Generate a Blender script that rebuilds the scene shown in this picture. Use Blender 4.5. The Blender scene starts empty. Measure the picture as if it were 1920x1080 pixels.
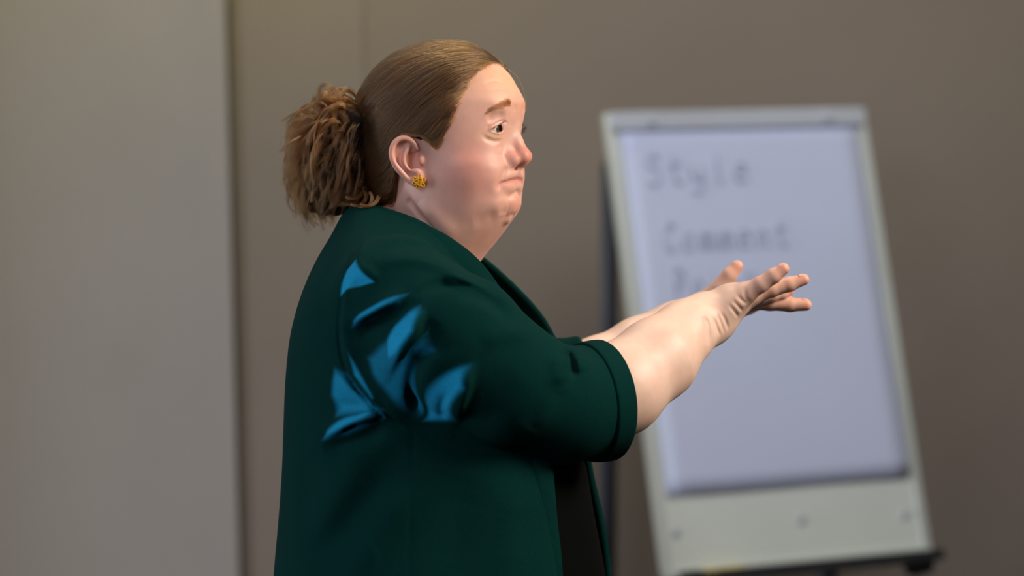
import bpy, bmesh, math, random
import numpy as np
from mathutils import Matrix, Vector
random.seed(7); RNG = np.random.default_rng(7)
scene = bpy.context.scene
COL = scene.collection

# ------------------------------------------------------------------ camera
PITCH, ROLL, DIST, ZC = math.radians(5.0), math.radians(0.8), 3.02, 1.335
FPX = 85.0 / 36.0 * 1920.0
FWD = np.array([0, math.cos(PITCH), -math.sin(PITCH)])
UP = math.cos(ROLL) * np.array([0, math.sin(PITCH), math.cos(PITCH)]) + math.sin(ROLL) * np.array([1.0, 0, 0])
RIGHT = np.cross(FWD, UP)
CAMP = np.array([0.0, 0.0, ZC]) - DIST * FWD
PC = np.array([0.0, 0.0, ZC])
cam_d = bpy.data.cameras.new('camera'); cam = bpy.data.objects.new('camera', cam_d); COL.objects.link(cam)
cam_d.lens = 85.0; cam_d.sensor_width = 36.0; cam_d.clip_end = 60.0
cm = Matrix.Identity(4)
for i in range(3):
    cm[i][0], cm[i][1], cm[i][2], cm[i][3] = RIGHT[i], UP[i], -FWD[i], CAMP[i]
cam.matrix_world = cm
cam_d.dof.use_dof = True; cam_d.dof.focus_distance = DIST - 0.11; cam_d.dof.aperture_fstop = 2.6
cam_d.dof.aperture_blades = 9
scene.camera = cam

# ------------------------------------------------------------------ world, lights, exposure
scene.view_settings.view_transform = 'Standard'; scene.view_settings.look = 'None'
scene.view_settings.gamma = 1.0; scene.view_settings.use_curve_mapping = False
scene.view_settings.exposure = 0.0
world = bpy.data.worlds.new('world'); scene.world = world; world.use_nodes = True
wbg = world.node_tree.nodes['Background']
wbg.inputs[0].default_value = (0.62, 0.56, 0.50, 1); wbg.inputs[1].default_value = 0.08

def area(name, loc, target, size, power, color, size_y=None, spread=180):
    d = bpy.data.lights.new(name, 'AREA'); o = bpy.data.objects.new(name, d); COL.objects.link(o)
    d.shape = 'RECTANGLE'; d.size = size; d.size_y = size_y or size; d.energy = power; d.color = color; d.spread = math.radians(spread)
    o.location = loc
    o.rotation_euler = (Vector(target) - Vector(loc)).to_track_quat('-Z', 'Y').to_euler()
    return o
# an added side light grazing the wall, daylight from a high window behind the photographer's left shoulder, ceiling lamps in front of the speaker and along the wall
area('added_light_side', (-6.2, -0.4, 1.7), (-0.6, 3.2, 1.2), 1.6, 165, (0.84, 0.91, 1.0), 1.6)  # added cool light, no window built; grades the left wall
area('window_light_rear', (-1.7, -2.5, 2.9), (0.0, 0.1, 1.4), 1.5, 29, (0.84, 0.88, 1.0), 0.9)
area('ceiling_lamp_front', (2.1, -0.7, 2.75), (0.0, 0.0, 1.4), 0.9, 14.5, (1.0, 0.87, 0.72), spread=70)
area('ceiling_lamp_top', (-0.2, 0.7, 2.95), (-0.2, 0.7, 0.0), 0.9, 9, (1.0, 0.90, 0.72), spread=110)
area('ceiling_lamp_wall', (-0.55, 2.75, 2.85), (-0.75, 3.6, 1.8), 0.4, 7, (1.0, 0.95, 0.16))
area('ceiling_lamp_corner', (2.2, 2.9, 2.85), (2.0, 3.8, 1.6), 0.5, 4, (1.0, 0.92, 0.22))
area('added_fill_back', (1.0, 1.2, 2.95), (0.75, 3.2, 0.9), 1.2, 16, (0.94, 0.96, 1.0), spread=130)  # added fill that brightens the chart and back wall

# ------------------------------------------------------------------ frames: S is the camera-aligned frame at the speaker
MS = np.stack([RIGHT, FWD, UP], 1)                    # S -> world rotation
def S2W(P): return np.asarray(P, float) @ MS.T + PC
def W2S(P): return (np.asarray(P, float) - PC) @ MS
def pt(px, py, y=0.0):                                # point of S at depth y seen near this place
    k = (1 + y / DIST) / 1500.0 * (4533.333 / 4530.0)
    return np.array([(px - 960) * k, y, (540 - py) * k])
def pts(L): return np.array([pt(*q) for q in L])

# ------------------------------------------------------------------ implicit modelling tools
F32 = np.float32
def nrm(v): return np.sqrt(np.einsum('ij,ij->i', v, v))
def ell(P, c, r, R=None):
    q = P - np.asarray(c, F32)
    if R is not None: q = q @ np.asarray(R, F32)
    r = np.asarray(r, F32)
    k0 = nrm(q / r); k1 = nrm(q / (r * r)) + 1e-9
    return k0 * (k0 - 1) / k1
def cone(P, a, b, ra, rb):
    a = np.asarray(a, F32); ab = np.asarray(b, F32) - a
    pa = P - a; t = np.clip(pa @ ab / (ab @ ab + 1e-12), 0, 1)
    return nrm(pa - t[:, None] * ab) - (ra + t * (rb - ra))
def smin(a, b, k):
    h = np.clip(0.5 + 0.5 * (b - a) / k, 0, 1)
    return b + (a - b) * h - k * h * (1 - h)
def smax(a, b, k): return -smin(-a, -b, k)
def chain(P, L, R, k=0.004):
    d = None
    for i in range(len(L) - 1):
        c = cone(P, L[i], L[i + 1], R[i], R[i + 1])
        d = c if d is None else smin(d, c, k)
    return d
def pdist(P, L):
    d = None
    for i in range(len(L) - 1):
        c = cone(P, L[i], L[i + 1], 0, 0)
        d = c if d is None else np.minimum(d, c)
    return d
def catmull(L, n=6):
    L = np.asarray(L, float); out = []
    E = np.vstack([2 * L[0] - L[1], L, 2 * L[-1] - L[-2]])
    for i in range(1, len(E) - 2):
        for t in np.linspace(0, 1, n, endpoint=False):
            a, b, c, d = E[i - 1], E[i], E[i + 1], E[i + 2]
            out.append(0.5 * (2 * b + (c - a) * t + (2 * a - 5 * b + 4 * c - d) * t * t + (3 * b - a - 3 * c + d) * t ** 3))
    out.append(L[-1]); return np.array(out)
CH = [np.full(3, -99.0), np.full(3, 99.0)]          # bounds of the chunk being evaluated
def bounds(P): CH[0], CH[1] = P.min(0), P.max(0)
class Brush:
    """carves (depth>0) or builds up (depth<0) along a line; flat = distance ignores the y axis, ymax gates it"""
    def __init__(s, L, width, depth, flat=False, ymax=None, smooth=True, ends=True, w2=None):
        s.w2 = w2                                        # other width on the left of the line (flat lines only)
        L = np.asarray(L, float)
        if smooth and len(L) > 2: L = catmull(L, 3)
        s.L, s.w, s.d, s.flat, s.ymax, s.ends = L, width, depth, flat, ymax, ends
        W_ = max(width, w2 or 0); s.lo, s.hi = L.min(0) - 2.6 * W_, L.max(0) + 2.6 * W_
        if flat: s.lo[1], s.hi[1] = -9, (ymax if ymax is not None else 9)
    def __call__(s, P, d):
        if (CH[0] > s.hi).any() or (CH[1] < s.lo).any(): return d
        m = (P[:, 0] > s.lo[0]) & (P[:, 0] < s.hi[0]) & (P[:, 1] > s.lo[1]) & (P[:, 1] < s.hi[1]) & (P[:, 2] > s.lo[2]) & (P[:, 2] < s.hi[2])
        if not m.any(): return d
        Q = P[m]; L = s.L
        if s.flat:
            Q = Q.copy(); Q[:, 1] = 0; L = L.copy(); L[:, 1] = 0
        if len(L) == 1: dist = nrm(Q - L[0].astype(F32)); amp = 1.0
        else:
            best = np.full(len(Q), 9, F32); sgn = np.zeros(len(Q), F32); par = np.zeros(len(Q), F32); n = len(L) - 1
            for i in range(n):
                a = L[i].astype(F32); ab = (L[i + 1] - L[i]).astype(F32); pa = Q - a
                t = np.clip(pa @ ab / (ab @ ab + 1e-12), 0, 1); c = nrm(pa - t[:, None] * ab)
                u = c < best; best[u] = c[u]; sgn[u] = (ab[0] * pa[u, 2] - ab[2] * pa[u, 0]); par[u] = (i + t[u]) / n
            dist = best
            if s.w2 is not None: dist = np.where(sgn > 0, best * (s.w / s.w2), best)
            amp = np.clip(np.sin(np.pi * np.clip(par, 0.0, 1.0)) * 1.25, 0.12, 1) if s.ends else 1.0
        d[m] += s.d * amp * np.exp(-(dist / s.w) ** 2)
        return d
def pt_brush(c, w, depth): return Brush(np.array([c], float), w, depth)
def loft(P, tab, px=2.0, back=2.0):
    """stack of half-superellipse sections along z: rows z, xfront, xback, xwidest, half width"""
    T = np.array(tab, float); T = T[np.argsort(T[:, 0])]
    zz = np.linspace(T[0, 0], T[-1, 0], 200)
    g = [catmull_1d(T[:, 0], T[:, k], zz) for k in range(1, 5)]
    z = P[:, 2]; xf, xb, xw, W = [np.interp(z, zz, q).astype(F32) for q in g]
    dx = P[:, 0] - xw; a = np.where(dx > 0, xf - xw, xw - xb); e = np.where(dx > 0, px, back)
    ay = np.abs(P[:, 1]) / W; ax = np.abs(dx) / a
    F = (ax ** e + ay ** e + 1e-12) ** (1 / e)
    rad = np.sqrt(dx * dx + P[:, 1] ** 2) + 1e-6
    d = np.where(F > 0.3, (F - 1) * rad / np.maximum(F, 0.3), (F - 1) * np.minimum(a, W)) * 0.85
    cap = np.maximum(z - T[-1, 0], T[0, 0] - z)
    return np.maximum(d, cap).astype(F32)
def catmull_1d(x, y, q):
    m = np.gradient(y, x); i = np.clip(np.searchsorted(x, q) - 1, 0, len(x) - 2)
    h = x[i + 1] - x[i]; t = (q - x[i]) / h
    return ((2 * t**3 - 3 * t**2 + 1) * y[i] + (t**3 - 2 * t**2 + t) * h * m[i] + (-2 * t**3 + 3 * t**2) * y[i + 1] + (t**3 - t**2) * h * m[i + 1])

def feval(f, P, ch=6000):
    P = P.astype(F32); out = np.empty(len(P), F32)
    for i in range(0, len(P), ch): out[i:i + ch] = f(P[i:i + ch])
    return out
def polygonise(f, lo, hi, h, subdiv=0, newton=2):
    lo = np.array(lo, float); hi = np.array(hi, float); B = 8
    nb = np.ceil((hi - lo) / (h * B)).astype(int) + 1; n = nb * B
    bi = np.stack(np.meshgrid(*[np.arange(k) for k in nb], indexing='ij'), -1).reshape(-1, 3)
    cd = feval(f, lo + (bi * B + B / 2 - 0.5) * h)
    act = np.abs(cd) < 0.5 * math.sqrt(3) * B * h * 1.6 + h
    D = np.repeat(np.repeat(np.repeat(np.sign(cd).reshape(nb), B, 0), B, 1), B, 2).astype(F32)
    off = np.stack(np.meshgrid(*[np.arange(B)] * 3, indexing='ij'), -1).reshape(-1, 3)
    A = bi[act]
    for i in range(0, len(A), 32):
        ix = (A[i:i + 32, None, :] * B + off[None]).reshape(-1, 3)
        D[ix[:, 0], ix[:, 1], ix[:, 2]] = f((lo + ix * h).astype(F32))
    neg = D < 0; c = np.zeros(np.array(D.shape) - 1, np.int8)
    for dx in (0, 1):
        for dy in (0, 1):
            for dz in (0, 1):
                c += neg[dx:dx + c.shape[0], dy:dy + c.shape[1], dz:dz + c.shape[2]]
    cell = np.argwhere((c > 0) & (c < 8)); vid = np.full(c.shape, -1, np.int64); vid[tuple(cell.T)] = np.arange(len(cell))
    acc = np.zeros((len(cell), 3)); cnt = np.zeros(len(cell))
    cor = [(a, b, e) for a in (0, 1) for b in (0, 1) for e in (0, 1)]
    for p in cor:
        for ax in range(3):
            if p[ax]: continue
            q = list(p); q[ax] = 1
            da = D[tuple((cell + p).T)]; db = D[tuple((cell + q).T)]
            m = (da < 0) != (db < 0); t = np.where(m, da / (da - db + 1e-12 * (da == db)), 0)
            w = np.array(p, float)[None].repeat(len(cell), 0); w[:, ax] += t
            acc += w * m[:, None]; cnt += m
    V = lo + (cell + acc / np.maximum(cnt, 1)[:, None]) * h
    Q = []
    for ax in range(3):
        sl0 = [slice(None)] * 3; sl1 = [slice(None)] * 3; sl0[ax] = slice(0, -1); sl1[ax] = slice(1, None)
        e = np.argwhere(neg[tuple(sl0)] != neg[tuple(sl1)])
        b, g = (ax + 1) % 3, (ax + 2) % 3
        e = e[(e[:, b] > 0) & (e[:, g] > 0) & (e[:, b] < c.shape[b]) & (e[:, g] < c.shape[g])]
        eb = np.eye(3, dtype=int)[b]; eg = np.eye(3, dtype=int)[g]
        q = np.stack([vid[tuple((e - eb - eg).T)], vid[tuple((e - eg).T)], vid[tuple(e.T)], vid[tuple((e - eb).T)]], 1)
        flip = ~neg[tuple(e.T)]; q[flip] = q[flip][:, ::-1]
        Q.append(q)
    Q = np.concatenate(Q); Q = Q[(Q >= 0).all(1)]
    V = project(f, V, newton, h)
    for s in range(subdiv):
        V, Q = subdivide(V, Q); V = project(f, V, 1, h)
    return V, Q
def project(f, V, it, h):
    e = h * 0.35; T = np.array([[1, -1, -1], [-1, -1, 1], [-1, 1, -1], [1, 1, 1]], float)
    key = np.floor((V - V.min(0)) / max(16 * h, .02)).astype(np.int64); order = np.argsort((key[:, 0] * 4096 + key[:, 1]) * 4096 + key[:, 2], kind='stable')
    V0 = V; V = V[order]
    for k in range(it):
        vals = [feval(f, V + e * t) for t in T]
        g = sum(v[:, None] * t for v, t in zip(vals, T)) / (4 * e); d = sum(vals) / 4
        st = -d[:, None] * g / np.maximum((g * g).sum(1), 0.15)[:, None]
        L = np.maximum(np.sqrt((st * st).sum(1)), 1e-9); st *= np.minimum(1, 0.6 * h / L)[:, None]
        V = V + st
    out = np.empty_like(V0); out[order] = V
    return out
def subdivide(V, Q):
    n = len(V); E = np.sort(np.stack([Q, np.roll(Q, -1, 1)], 2).reshape(-1, 2), 1)
    key = E[:, 0] * n + E[:, 1]; u, inv = np.unique(key, return_inverse=True); inv = inv.reshape(-1, 4)
    em = (V[u // n] + V[u % n]) / 2; fm = V[Q].mean(1); ne = len(u)
    ei = n + inv; fi = n + ne + np.arange(len(Q))
    NQ = np.concatenate([np.stack([Q[:, k], ei[:, k], fi, ei[:, k - 1]], 1) for k in range(4)])
    return np.vstack([V, em, fm]), NQ

# ------------------------------------------------------------------ object helpers
def mesh_obj(name, V, Q, mat=None, parent=None, smooth=True):
    me = bpy.data.meshes.new(name); V = np.asarray(V, F32); Q = np.asarray(Q)
    if Q.ndim == 2:
        k = Q.shape[1]
        me.vertices.add(len(V)); me.vertices.foreach_set('co', V.ravel())
        me.loops.add(Q.size); me.loops.foreach_set('vertex_index', Q.astype(np.int32).ravel())
        me.polygons.add(len(Q)); me.polygons.foreach_set('loop_start', np.arange(0, Q.size, k, dtype=np.int32))
        me.polygons.foreach_set('loop_total', np.full(len(Q), k, np.int32))
        me.update(calc_edges=True); me.validate()
    if smooth: me.polygons.foreach_set('use_smooth', np.ones(len(me.polygons), bool))
    return link(name, me, mat, parent)
def link(name, me, mat, parent):
    o = bpy.data.objects.new(name, me); COL.objects.link(o)
    if mat: me.materials.append(mat)
    if parent: setp(o, parent)
    return o
def wmat(o):
    return o.matrix_basis.copy() if o.parent is None else wmat(o.parent) @ o.matrix_parent_inverse @ o.matrix_basis
def setp(o, parent):
    o.parent = parent; o.matrix_parent_inverse = wmat(parent).inverted()
def bm_obj(name, bm, mat, parent=None, smooth=False, bevel=0.0):
    me = bpy.data.meshes.new(name)
    if bevel: bmesh.ops.bevel(bm, geom=list(bm.edges), offset=bevel, segments=2, profile=0.7, affect='EDGES')
    bmesh.ops.recalc_face_normals(bm, faces=bm.faces); bm.to_mesh(me); bm.free()
    if smooth:
        for p in me.polygons: p.use_smooth = True
    return link(name, me, mat, parent)
def box_bm(c, s, R=None, bm=None):
    bm = bm or bmesh.new(); M = Matrix.Translation(Vector(c)) @ (R.to_4x4() if R else Matrix.Identity(4)) @ Matrix.Diagonal((s[0], s[1], s[2], 1))
    bmesh.ops.create_cube(bm, size=1, matrix=M); return bm
def tube(L, R, seg=12, caps=True):
    """swept tube through points; returns V, faces list"""
    L = np.asarray(L, float); n = len(L); R = np.broadcast_to(np.asarray(R, float), (n,))
    T = np.gradient(L, axis=0); T /= np.linalg.norm(T, axis=1)[:, None]
    a = np.array([0, 0, 1.0]) if abs(T[0, 2]) < 0.9 else np.array([1.0, 0, 0]); V = []
    N = np.cross(T[0], a); N /= np.linalg.norm(N)
    for i in range(n):
        N = N - T[i] * (N @ T[i]); N /= np.linalg.norm(N); Bn = np.cross(T[i], N)
        th = np.linspace(0, 2 * np.pi, seg, endpoint=False)
        V.append(L[i] + R[i] * (np.cos(th)[:, None] * N + np.sin(th)[:, None] * Bn))
    V = np.vstack(V); Fc = []
    for i in range(n - 1):
        for k in range(seg):
            k2 = (k + 1) % seg; Fc.append((i * seg + k, i * seg + k2, (i + 1) * seg + k2, (i + 1) * seg + k))
    if caps: Fc.append(tuple(range(seg))[::-1]); Fc.append(tuple((n - 1) * seg + k for k in range(seg)))
    return V, Fc
def pydata(name, V, Fc, mat, parent=None, smooth=True):
    me = bpy.data.meshes.new(name); me.from_pydata([tuple(v) for v in V], [], Fc); me.update()
    if smooth:
        for p in me.polygons: p.use_smooth = True
    return link(name, me, mat, parent)
def empty(name, loc):
    o = bpy.data.objects.new(name, None); COL.objects.link(o); o.location = loc
    o.empty_display_size = 0.1; return o
def tag(o, label=None, cat=None, group=None, kind=None):
    for k, v in (('label', label), ('category', cat), ('group', group), ('kind', kind)):
        if v: o[k] = v
    return o
def hair_obj(name, strands, radius, mat, parent, taper=True, tint=None):
    cv = bpy.data.hair_curves.new(name); sizes = [len(s) for s in strands]
    cv.add_curves(sizes)
    cv.position_data.foreach_set('vector', np.concatenate(strands).astype(F32).ravel())
    at = cv.attributes.get('radius') or cv.attributes.new('radius', 'FLOAT', 'POINT')
    rr = []
    for s in strands:
        t = np.linspace(0, 1, len(s)); rr.append(radius * (np.clip(1.15 - t ** 3, 0.15, 1) if taper else np.ones(len(s))))
    at.data.foreach_set('value', np.concatenate(rr).astype(F32))
    ta = cv.attributes.new('tint', 'FLOAT', 'CURVE'); ta.data.foreach_set('value', (np.full(len(strands), .5) if tint is None else np.asarray(tint)).astype(F32))
    o = bpy.data.objects.new(name, cv); COL.objects.link(o); cv.materials.append(mat)
    o['kind'] = 'stuff'
    if parent: setp(o, parent)
    return o

# ------------------------------------------------------------------ materials
def srgb(r, g, b):
    f = lambda c: (c / 255 / 12.92) if c / 255 <= 0.04045 else ((c / 255 + 0.055) / 1.055) ** 2.4
    return (f(r), f(g), f(b), 1)
def material(name, color, rough=0.6, metal=0.0, bump=None, var=None, sss=0.0, spec=0.5, sheen=0.0, attr=None, coat=0.0, vscale=6.0):
    m = bpy.data.materials.new(name); m.use_nodes = True; nt = m.node_tree; b = nt.nodes['Principled BSDF']
    b.inputs['Base Color'].default_value = color; b.inputs['Roughness'].default_value = rough; b.inputs['Metallic'].default_value = metal
    b.inputs['Specular IOR Level'].default_value = spec; b.inputs['Coat Weight'].default_value = coat
    if sheen: b.inputs['Sheen Weight'].default_value = sheen; b.inputs['Sheen Roughness'].default_value = 0.5
    tc = nt.nodes.new('ShaderNodeTexCoord')
    src = None
    if attr:
        a = nt.nodes.new('ShaderNodeAttribute'); a.attribute_name = attr; src = a.outputs['Color']
    if var:
        n = nt.nodes.new('ShaderNodeTexNoise'); n.inputs['Scale'].default_value = vscale; n.inputs['Detail'].default_value = 5
        nt.links.new(tc.outputs['Object'], n.inputs['Vector'])
        mx = nt.nodes.new('ShaderNodeMix'); mx.data_type = 'RGBA'; mx.blend_type = 'MULTIPLY'; mx.inputs['Factor'].default_value = 1
        rp = nt.nodes.new('ShaderNodeMapRange'); rp.inputs['From Min'].default_value = 0.3; rp.inputs['From Max'].default_value = 0.7
        rp.inputs['To Min'].default_value = 1 - var; rp.inputs['To Max'].default_value = 1 + var
        nt.links.new(n.outputs['Fac'], rp.inputs['Value']); nt.links.new(rp.outputs['Result'], mx.inputs['B'])
        if src is not None: nt.links.new(src, mx.inputs['A'])
        else: mx.inputs['A'].default_value = color
        src = mx.outputs['Result']
    if src is not None: nt.links.new(src, b.inputs['Base Color'])
    if sss:
        b.inputs['Subsurface Weight'].default_value = sss; b.inputs['Subsurface Radius'].default_value = (1.0, 0.35, 0.2); b.inputs['Subsurface Scale'].default_value = 0.006
    if bump:
        sc, st, dist = bump
        n2 = nt.nodes.new('ShaderNodeTexNoise'); n2.inputs['Scale'].default_value = sc; n2.inputs['Detail'].default_value = 4
        nt.links.new(tc.outputs['Object'], n2.inputs['Vector'])
        bp = nt.nodes.new('ShaderNodeBump'); bp.inputs['Strength'].default_value = st; bp.inputs['Distance'].default_value = dist
        nt.links.new(n2.outputs['Fac'], bp.inputs['Height']); nt.links.new(bp.outputs['Normal'], b.inputs['Normal'])
    return m
def hair_material(name, color, rough=0.35):
    m = bpy.data.materials.new(name); m.use_nodes = True; nt = m.node_tree; nt.nodes.clear()
    o = nt.nodes.new('ShaderNodeOutputMaterial'); h = nt.nodes.new('ShaderNodeBsdfHairPrincipled')
    h.parametrization = 'COLOR'; h.inputs['Color'].default_value = color; h.inputs['Roughness'].default_value = rough
    h.inputs['Radial Roughness'].default_value = 0.4; h.inputs['Random Roughness'].default_value = 0.2
    info = nt.nodes.new('ShaderNodeHairInfo'); mx = nt.nodes.new('ShaderNodeMix'); mx.data_type = 'RGBA'
    mx.inputs['A'].default_value = tuple(c * 0.32 for c in color[:3]) + (1,); mx.inputs['B'].default_value = tuple(min(1, c * 2.0) for c in color[:3]) + (1,)
    at = nt.nodes.new('ShaderNodeAttribute'); at.attribute_name = 'tint'
    av = nt.nodes.new('ShaderNodeMath'); av.operation = 'MULTIPLY_ADD'; av.inputs[1].default_value = 0.35; nt.links.new(info.outputs['Random'], av.inputs[0])
    a2 = nt.nodes.new('ShaderNodeMath'); a2.operation = 'MULTIPLY'; a2.inputs[1].default_value = 0.65; nt.links.new(at.outputs['Fac'], a2.inputs[0]); nt.links.new(a2.outputs[0], av.inputs[2])
    nt.links.new(av.outputs[0], mx.inputs['Factor']); nt.links.new(mx.outputs['Result'], h.inputs['Color'])
    nt.links.new(h.outputs[0], o.inputs[0]); return m
M_skin = material('skin', srgb(226, 178, 152), 0.48, sss=0.35, attr='tone', var=0.05, vscale=60, bump=(900, 0.08, 0.0006), spec=0.42)
M_jacket = material('green_knit', srgb(1, 43, 41), 0.9, bump=(1400, 0.35, 0.0008), var=0.10, vscale=300, spec=0.06)
M_top = material('black_jersey', srgb(7, 9, 10), 0.95, bump=(900, 0.3, 0.0006), spec=0.05)
M_trouser = material('black_trouser', srgb(24, 24, 28), 0.85, bump=(700, 0.3, 0.0008), spec=0.2)
M_shoe = material('black_leather', srgb(20, 18, 18), 0.4, bump=(200, 0.1, 0.001))
M_core = material('tail_base', srgb(40, 26, 15), 0.7, bump=(160, 0.5, 0.002), var=0.3, vscale=90, spec=0.2)
M_cap = material('hair_base', srgb(66, 45, 24), 0.6, bump=(160, 0.5, 0.002), var=0.3, vscale=90, spec=0.3)
M_hair = hair_material('auburn_hair', srgb(68, 44, 21))
M_tail = hair_material('auburn_curls', srgb(78, 46, 18))
M_wisp = hair_material('fine_hair', srgb(150, 98, 52))
M_brow = hair_material('brow_hair', srgb(108, 70, 42))
M_lash = material('lash', srgb(52, 36, 28), 0.6)
M_eye = material('eye_white', srgb(226, 220, 216), 0.12, attr='tone', spec=0.6, coat=0.6)
M_yellow = material('yellow_enamel', srgb(236, 168, 12), 0.4, var=0.12, vscale=400)
M_nail = material('nail', srgb(236, 180, 165), 0.3)
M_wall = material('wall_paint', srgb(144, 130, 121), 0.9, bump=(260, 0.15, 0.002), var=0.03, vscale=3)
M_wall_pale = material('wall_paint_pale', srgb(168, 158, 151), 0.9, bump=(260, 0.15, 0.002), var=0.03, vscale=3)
M_floor = material('carpet', srgb(74, 70, 68), 0.95, bump=(500, 0.5, 0.004), var=0.15, vscale=80)
M_base = material('skirting', srgb(120, 110, 100), 0.6, var=0.04)
M_board = material('board_enamel', srgb(226, 230, 222), 0.3, var=0.02)
M_paper = material('paper', srgb(208, 213, 240), 0.85, var=0.02, vscale=3)
M_alu = material('aluminium', srgb(206, 208, 202), 0.35, metal=0.15, var=0.03)
M_grey = material('grey_plastic', srgb(186, 189, 198), 0.5, var=0.04)
M_dark = material('dark_plastic', srgb(38, 38, 42), 0.5, var=0.1)
M_leg = material('dark_grey_metal', srgb(74, 76, 86), 0.5, var=0.05)
M_ink = material('marker_ink', srgb(184, 188, 210), 0.8, var=0.1)
M_ymark = material('yellow_marker', srgb(215, 190, 70), 0.4, var=0.05)
M_wmark = material('white_marker', srgb(225, 225, 220), 0.4, var=0.05)
# ------------------------------------------------------------------ the room
def wall_run(name, plan, z0, z1, mat, thick=0.12):
    plan = np.array(plan, float); n = len(plan); V = []; Fc = []
    for x, y in plan: V += [(x, y, z0), (x, y, z1), (x, y + thick, z0), (x, y + thick, z1)]
    for i in range(n - 1):
        a, b = i * 4, (i + 1) * 4
        Fc += [(a, b, b + 1, a + 1), (a + 2, a + 3, b + 3, b + 2), (a + 1, b + 1, b + 3, a + 3), (a, a + 2, b + 2, b)]
    Fc += [(0, 1, 3, 2), (n * 4 - 4, n * 4 - 2, n * 4 - 1, n * 4 - 3)]
    o = pydata(name, V, Fc, mat, smooth=False); tag(o, kind='structure'); return o
fl = bm_obj('floor', box_bm((0.5, -0.6, -0.05), (11, 10.4, 0.1)), M_floor); tag(fl, kind='structure')
cove = catmull([(-0.745, 3.40), (-0.95, 3.525), (-1.22, 3.59), (-1.48, 3.555), (-1.85, 3.38), (-2.8, 2.95), (-4.2, 2.2)], 5)[::-1]
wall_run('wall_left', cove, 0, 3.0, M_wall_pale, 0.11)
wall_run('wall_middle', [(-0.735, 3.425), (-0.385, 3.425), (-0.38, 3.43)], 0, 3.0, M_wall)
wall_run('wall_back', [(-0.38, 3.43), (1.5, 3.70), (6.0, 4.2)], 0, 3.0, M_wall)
for nm, pl, w in (('baseboard_left', cove[1:-1], 0.012), ('baseboard_back', [(-0.37, 3.43), (1.5, 3.70), (6.0, 4.2)], 0.012)):
    p = [(x, y - w) for x, y in pl]; wall_run(nm, p, 0, 0.09, M_base, w)
# ------------------------------------------------------------------ flip chart easel
CY, CL = 0.36647, 0.29622
CO = np.array([0.6736, 2.649, 0.4415])
cu = np.array([math.cos(CY), math.sin(CY), 0]); cn0 = np.array([math.sin(CY), -math.cos(CY), 0])
cv = math.cos(CL) * np.array([0, 0, 1.0]) - math.sin(CL) * cn0; cn = np.cross(cu, cv)
CR = Matrix((cu, cn * -1, cv)).transposed()            # columns: u, back, up the board
def BP(u, v, n=0.0): return CO + cu * u + cv * v + cn * n
chart = empty('flip_chart', (CO[0], CO[1] + 0.1, 0)); tag(chart, 'white flip chart easel with a paper pad, standing by the taupe wall', 'flip chart')
def cbox(name, u0, u1, v0, v1, n0, n1, mat, parent=chart, bevel=0.002):
    return bm_obj(name, box_bm(BP((u0 + u1) / 2, (v0 + v1) / 2, (n0 + n1) / 2), (u1 - u0, n1 - n0, v1 - v0), CR), mat, parent, bevel=bevel)
cbox('board', -0.345, 0.345, 0.0, 1.11, -0.012, 0.0, M_board)
cbox('side_rail', -0.355, -0.335, -0.005, 1.112, -0.018, 0.008, M_alu)
cbox('side_rail', 0.335, 0.355, -0.005, 1.112, -0.018, 0.008, M_alu)
cbox('bottom_rail', -0.355, 0.355, -0.012, 0.006, -0.018, 0.01, M_alu)
cbox('clamp_bar', -0.345, 0.345, 1.066, 1.112, 0.0, 0.020, M_grey, bevel=0.005)
for u in (-0.24, 0.24):
    V, Fc = tube([BP(u, 1.09, 0.018), BP(u, 1.09, 0.03)], 0.014, 14); pydata('clamp_knob', V, Fc, M_grey, chart, False)
# pad: a slightly curled stack of sheets
def sheet(n_off, v0, curl, u0=-0.322, u1=0.326):
    nu, nv = 14, 22; V = []; Fc = []
    for j in range(nv + 1):
        for i in range(nu + 1):
            s, t = i / nu, j / nv; v = v0 + (1.074 - v0) * t
            b = n_off + curl * (1 - t) ** 3 * (0.5 + 0.5 * s) + 0.0015 * math.sin(s * 7 + t * 9) * (1 - t)
            V.append(BP(u0 + (u1 - u0) * s, v, b))
    for j in range(nv):
        for i in range(nu):
            a = j * (nu + 1) + i; Fc.append((a, a + 1, a + nu + 2, a + nu + 1))
    return V, Fc
pad = cbox('paper_pad', -0.322, 0.326, 0.190, 1.074, 0.0005, 0.006, M_paper, bevel=0)
V, Fc = sheet(0.0070, 0.182, 0.004); top_sheet = pydata('top_sheet', V, Fc, M_paper, chart)
md = top_sheet.modifiers.new('thick', 'SOLIDIFY'); md.thickness = 0.0004
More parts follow.
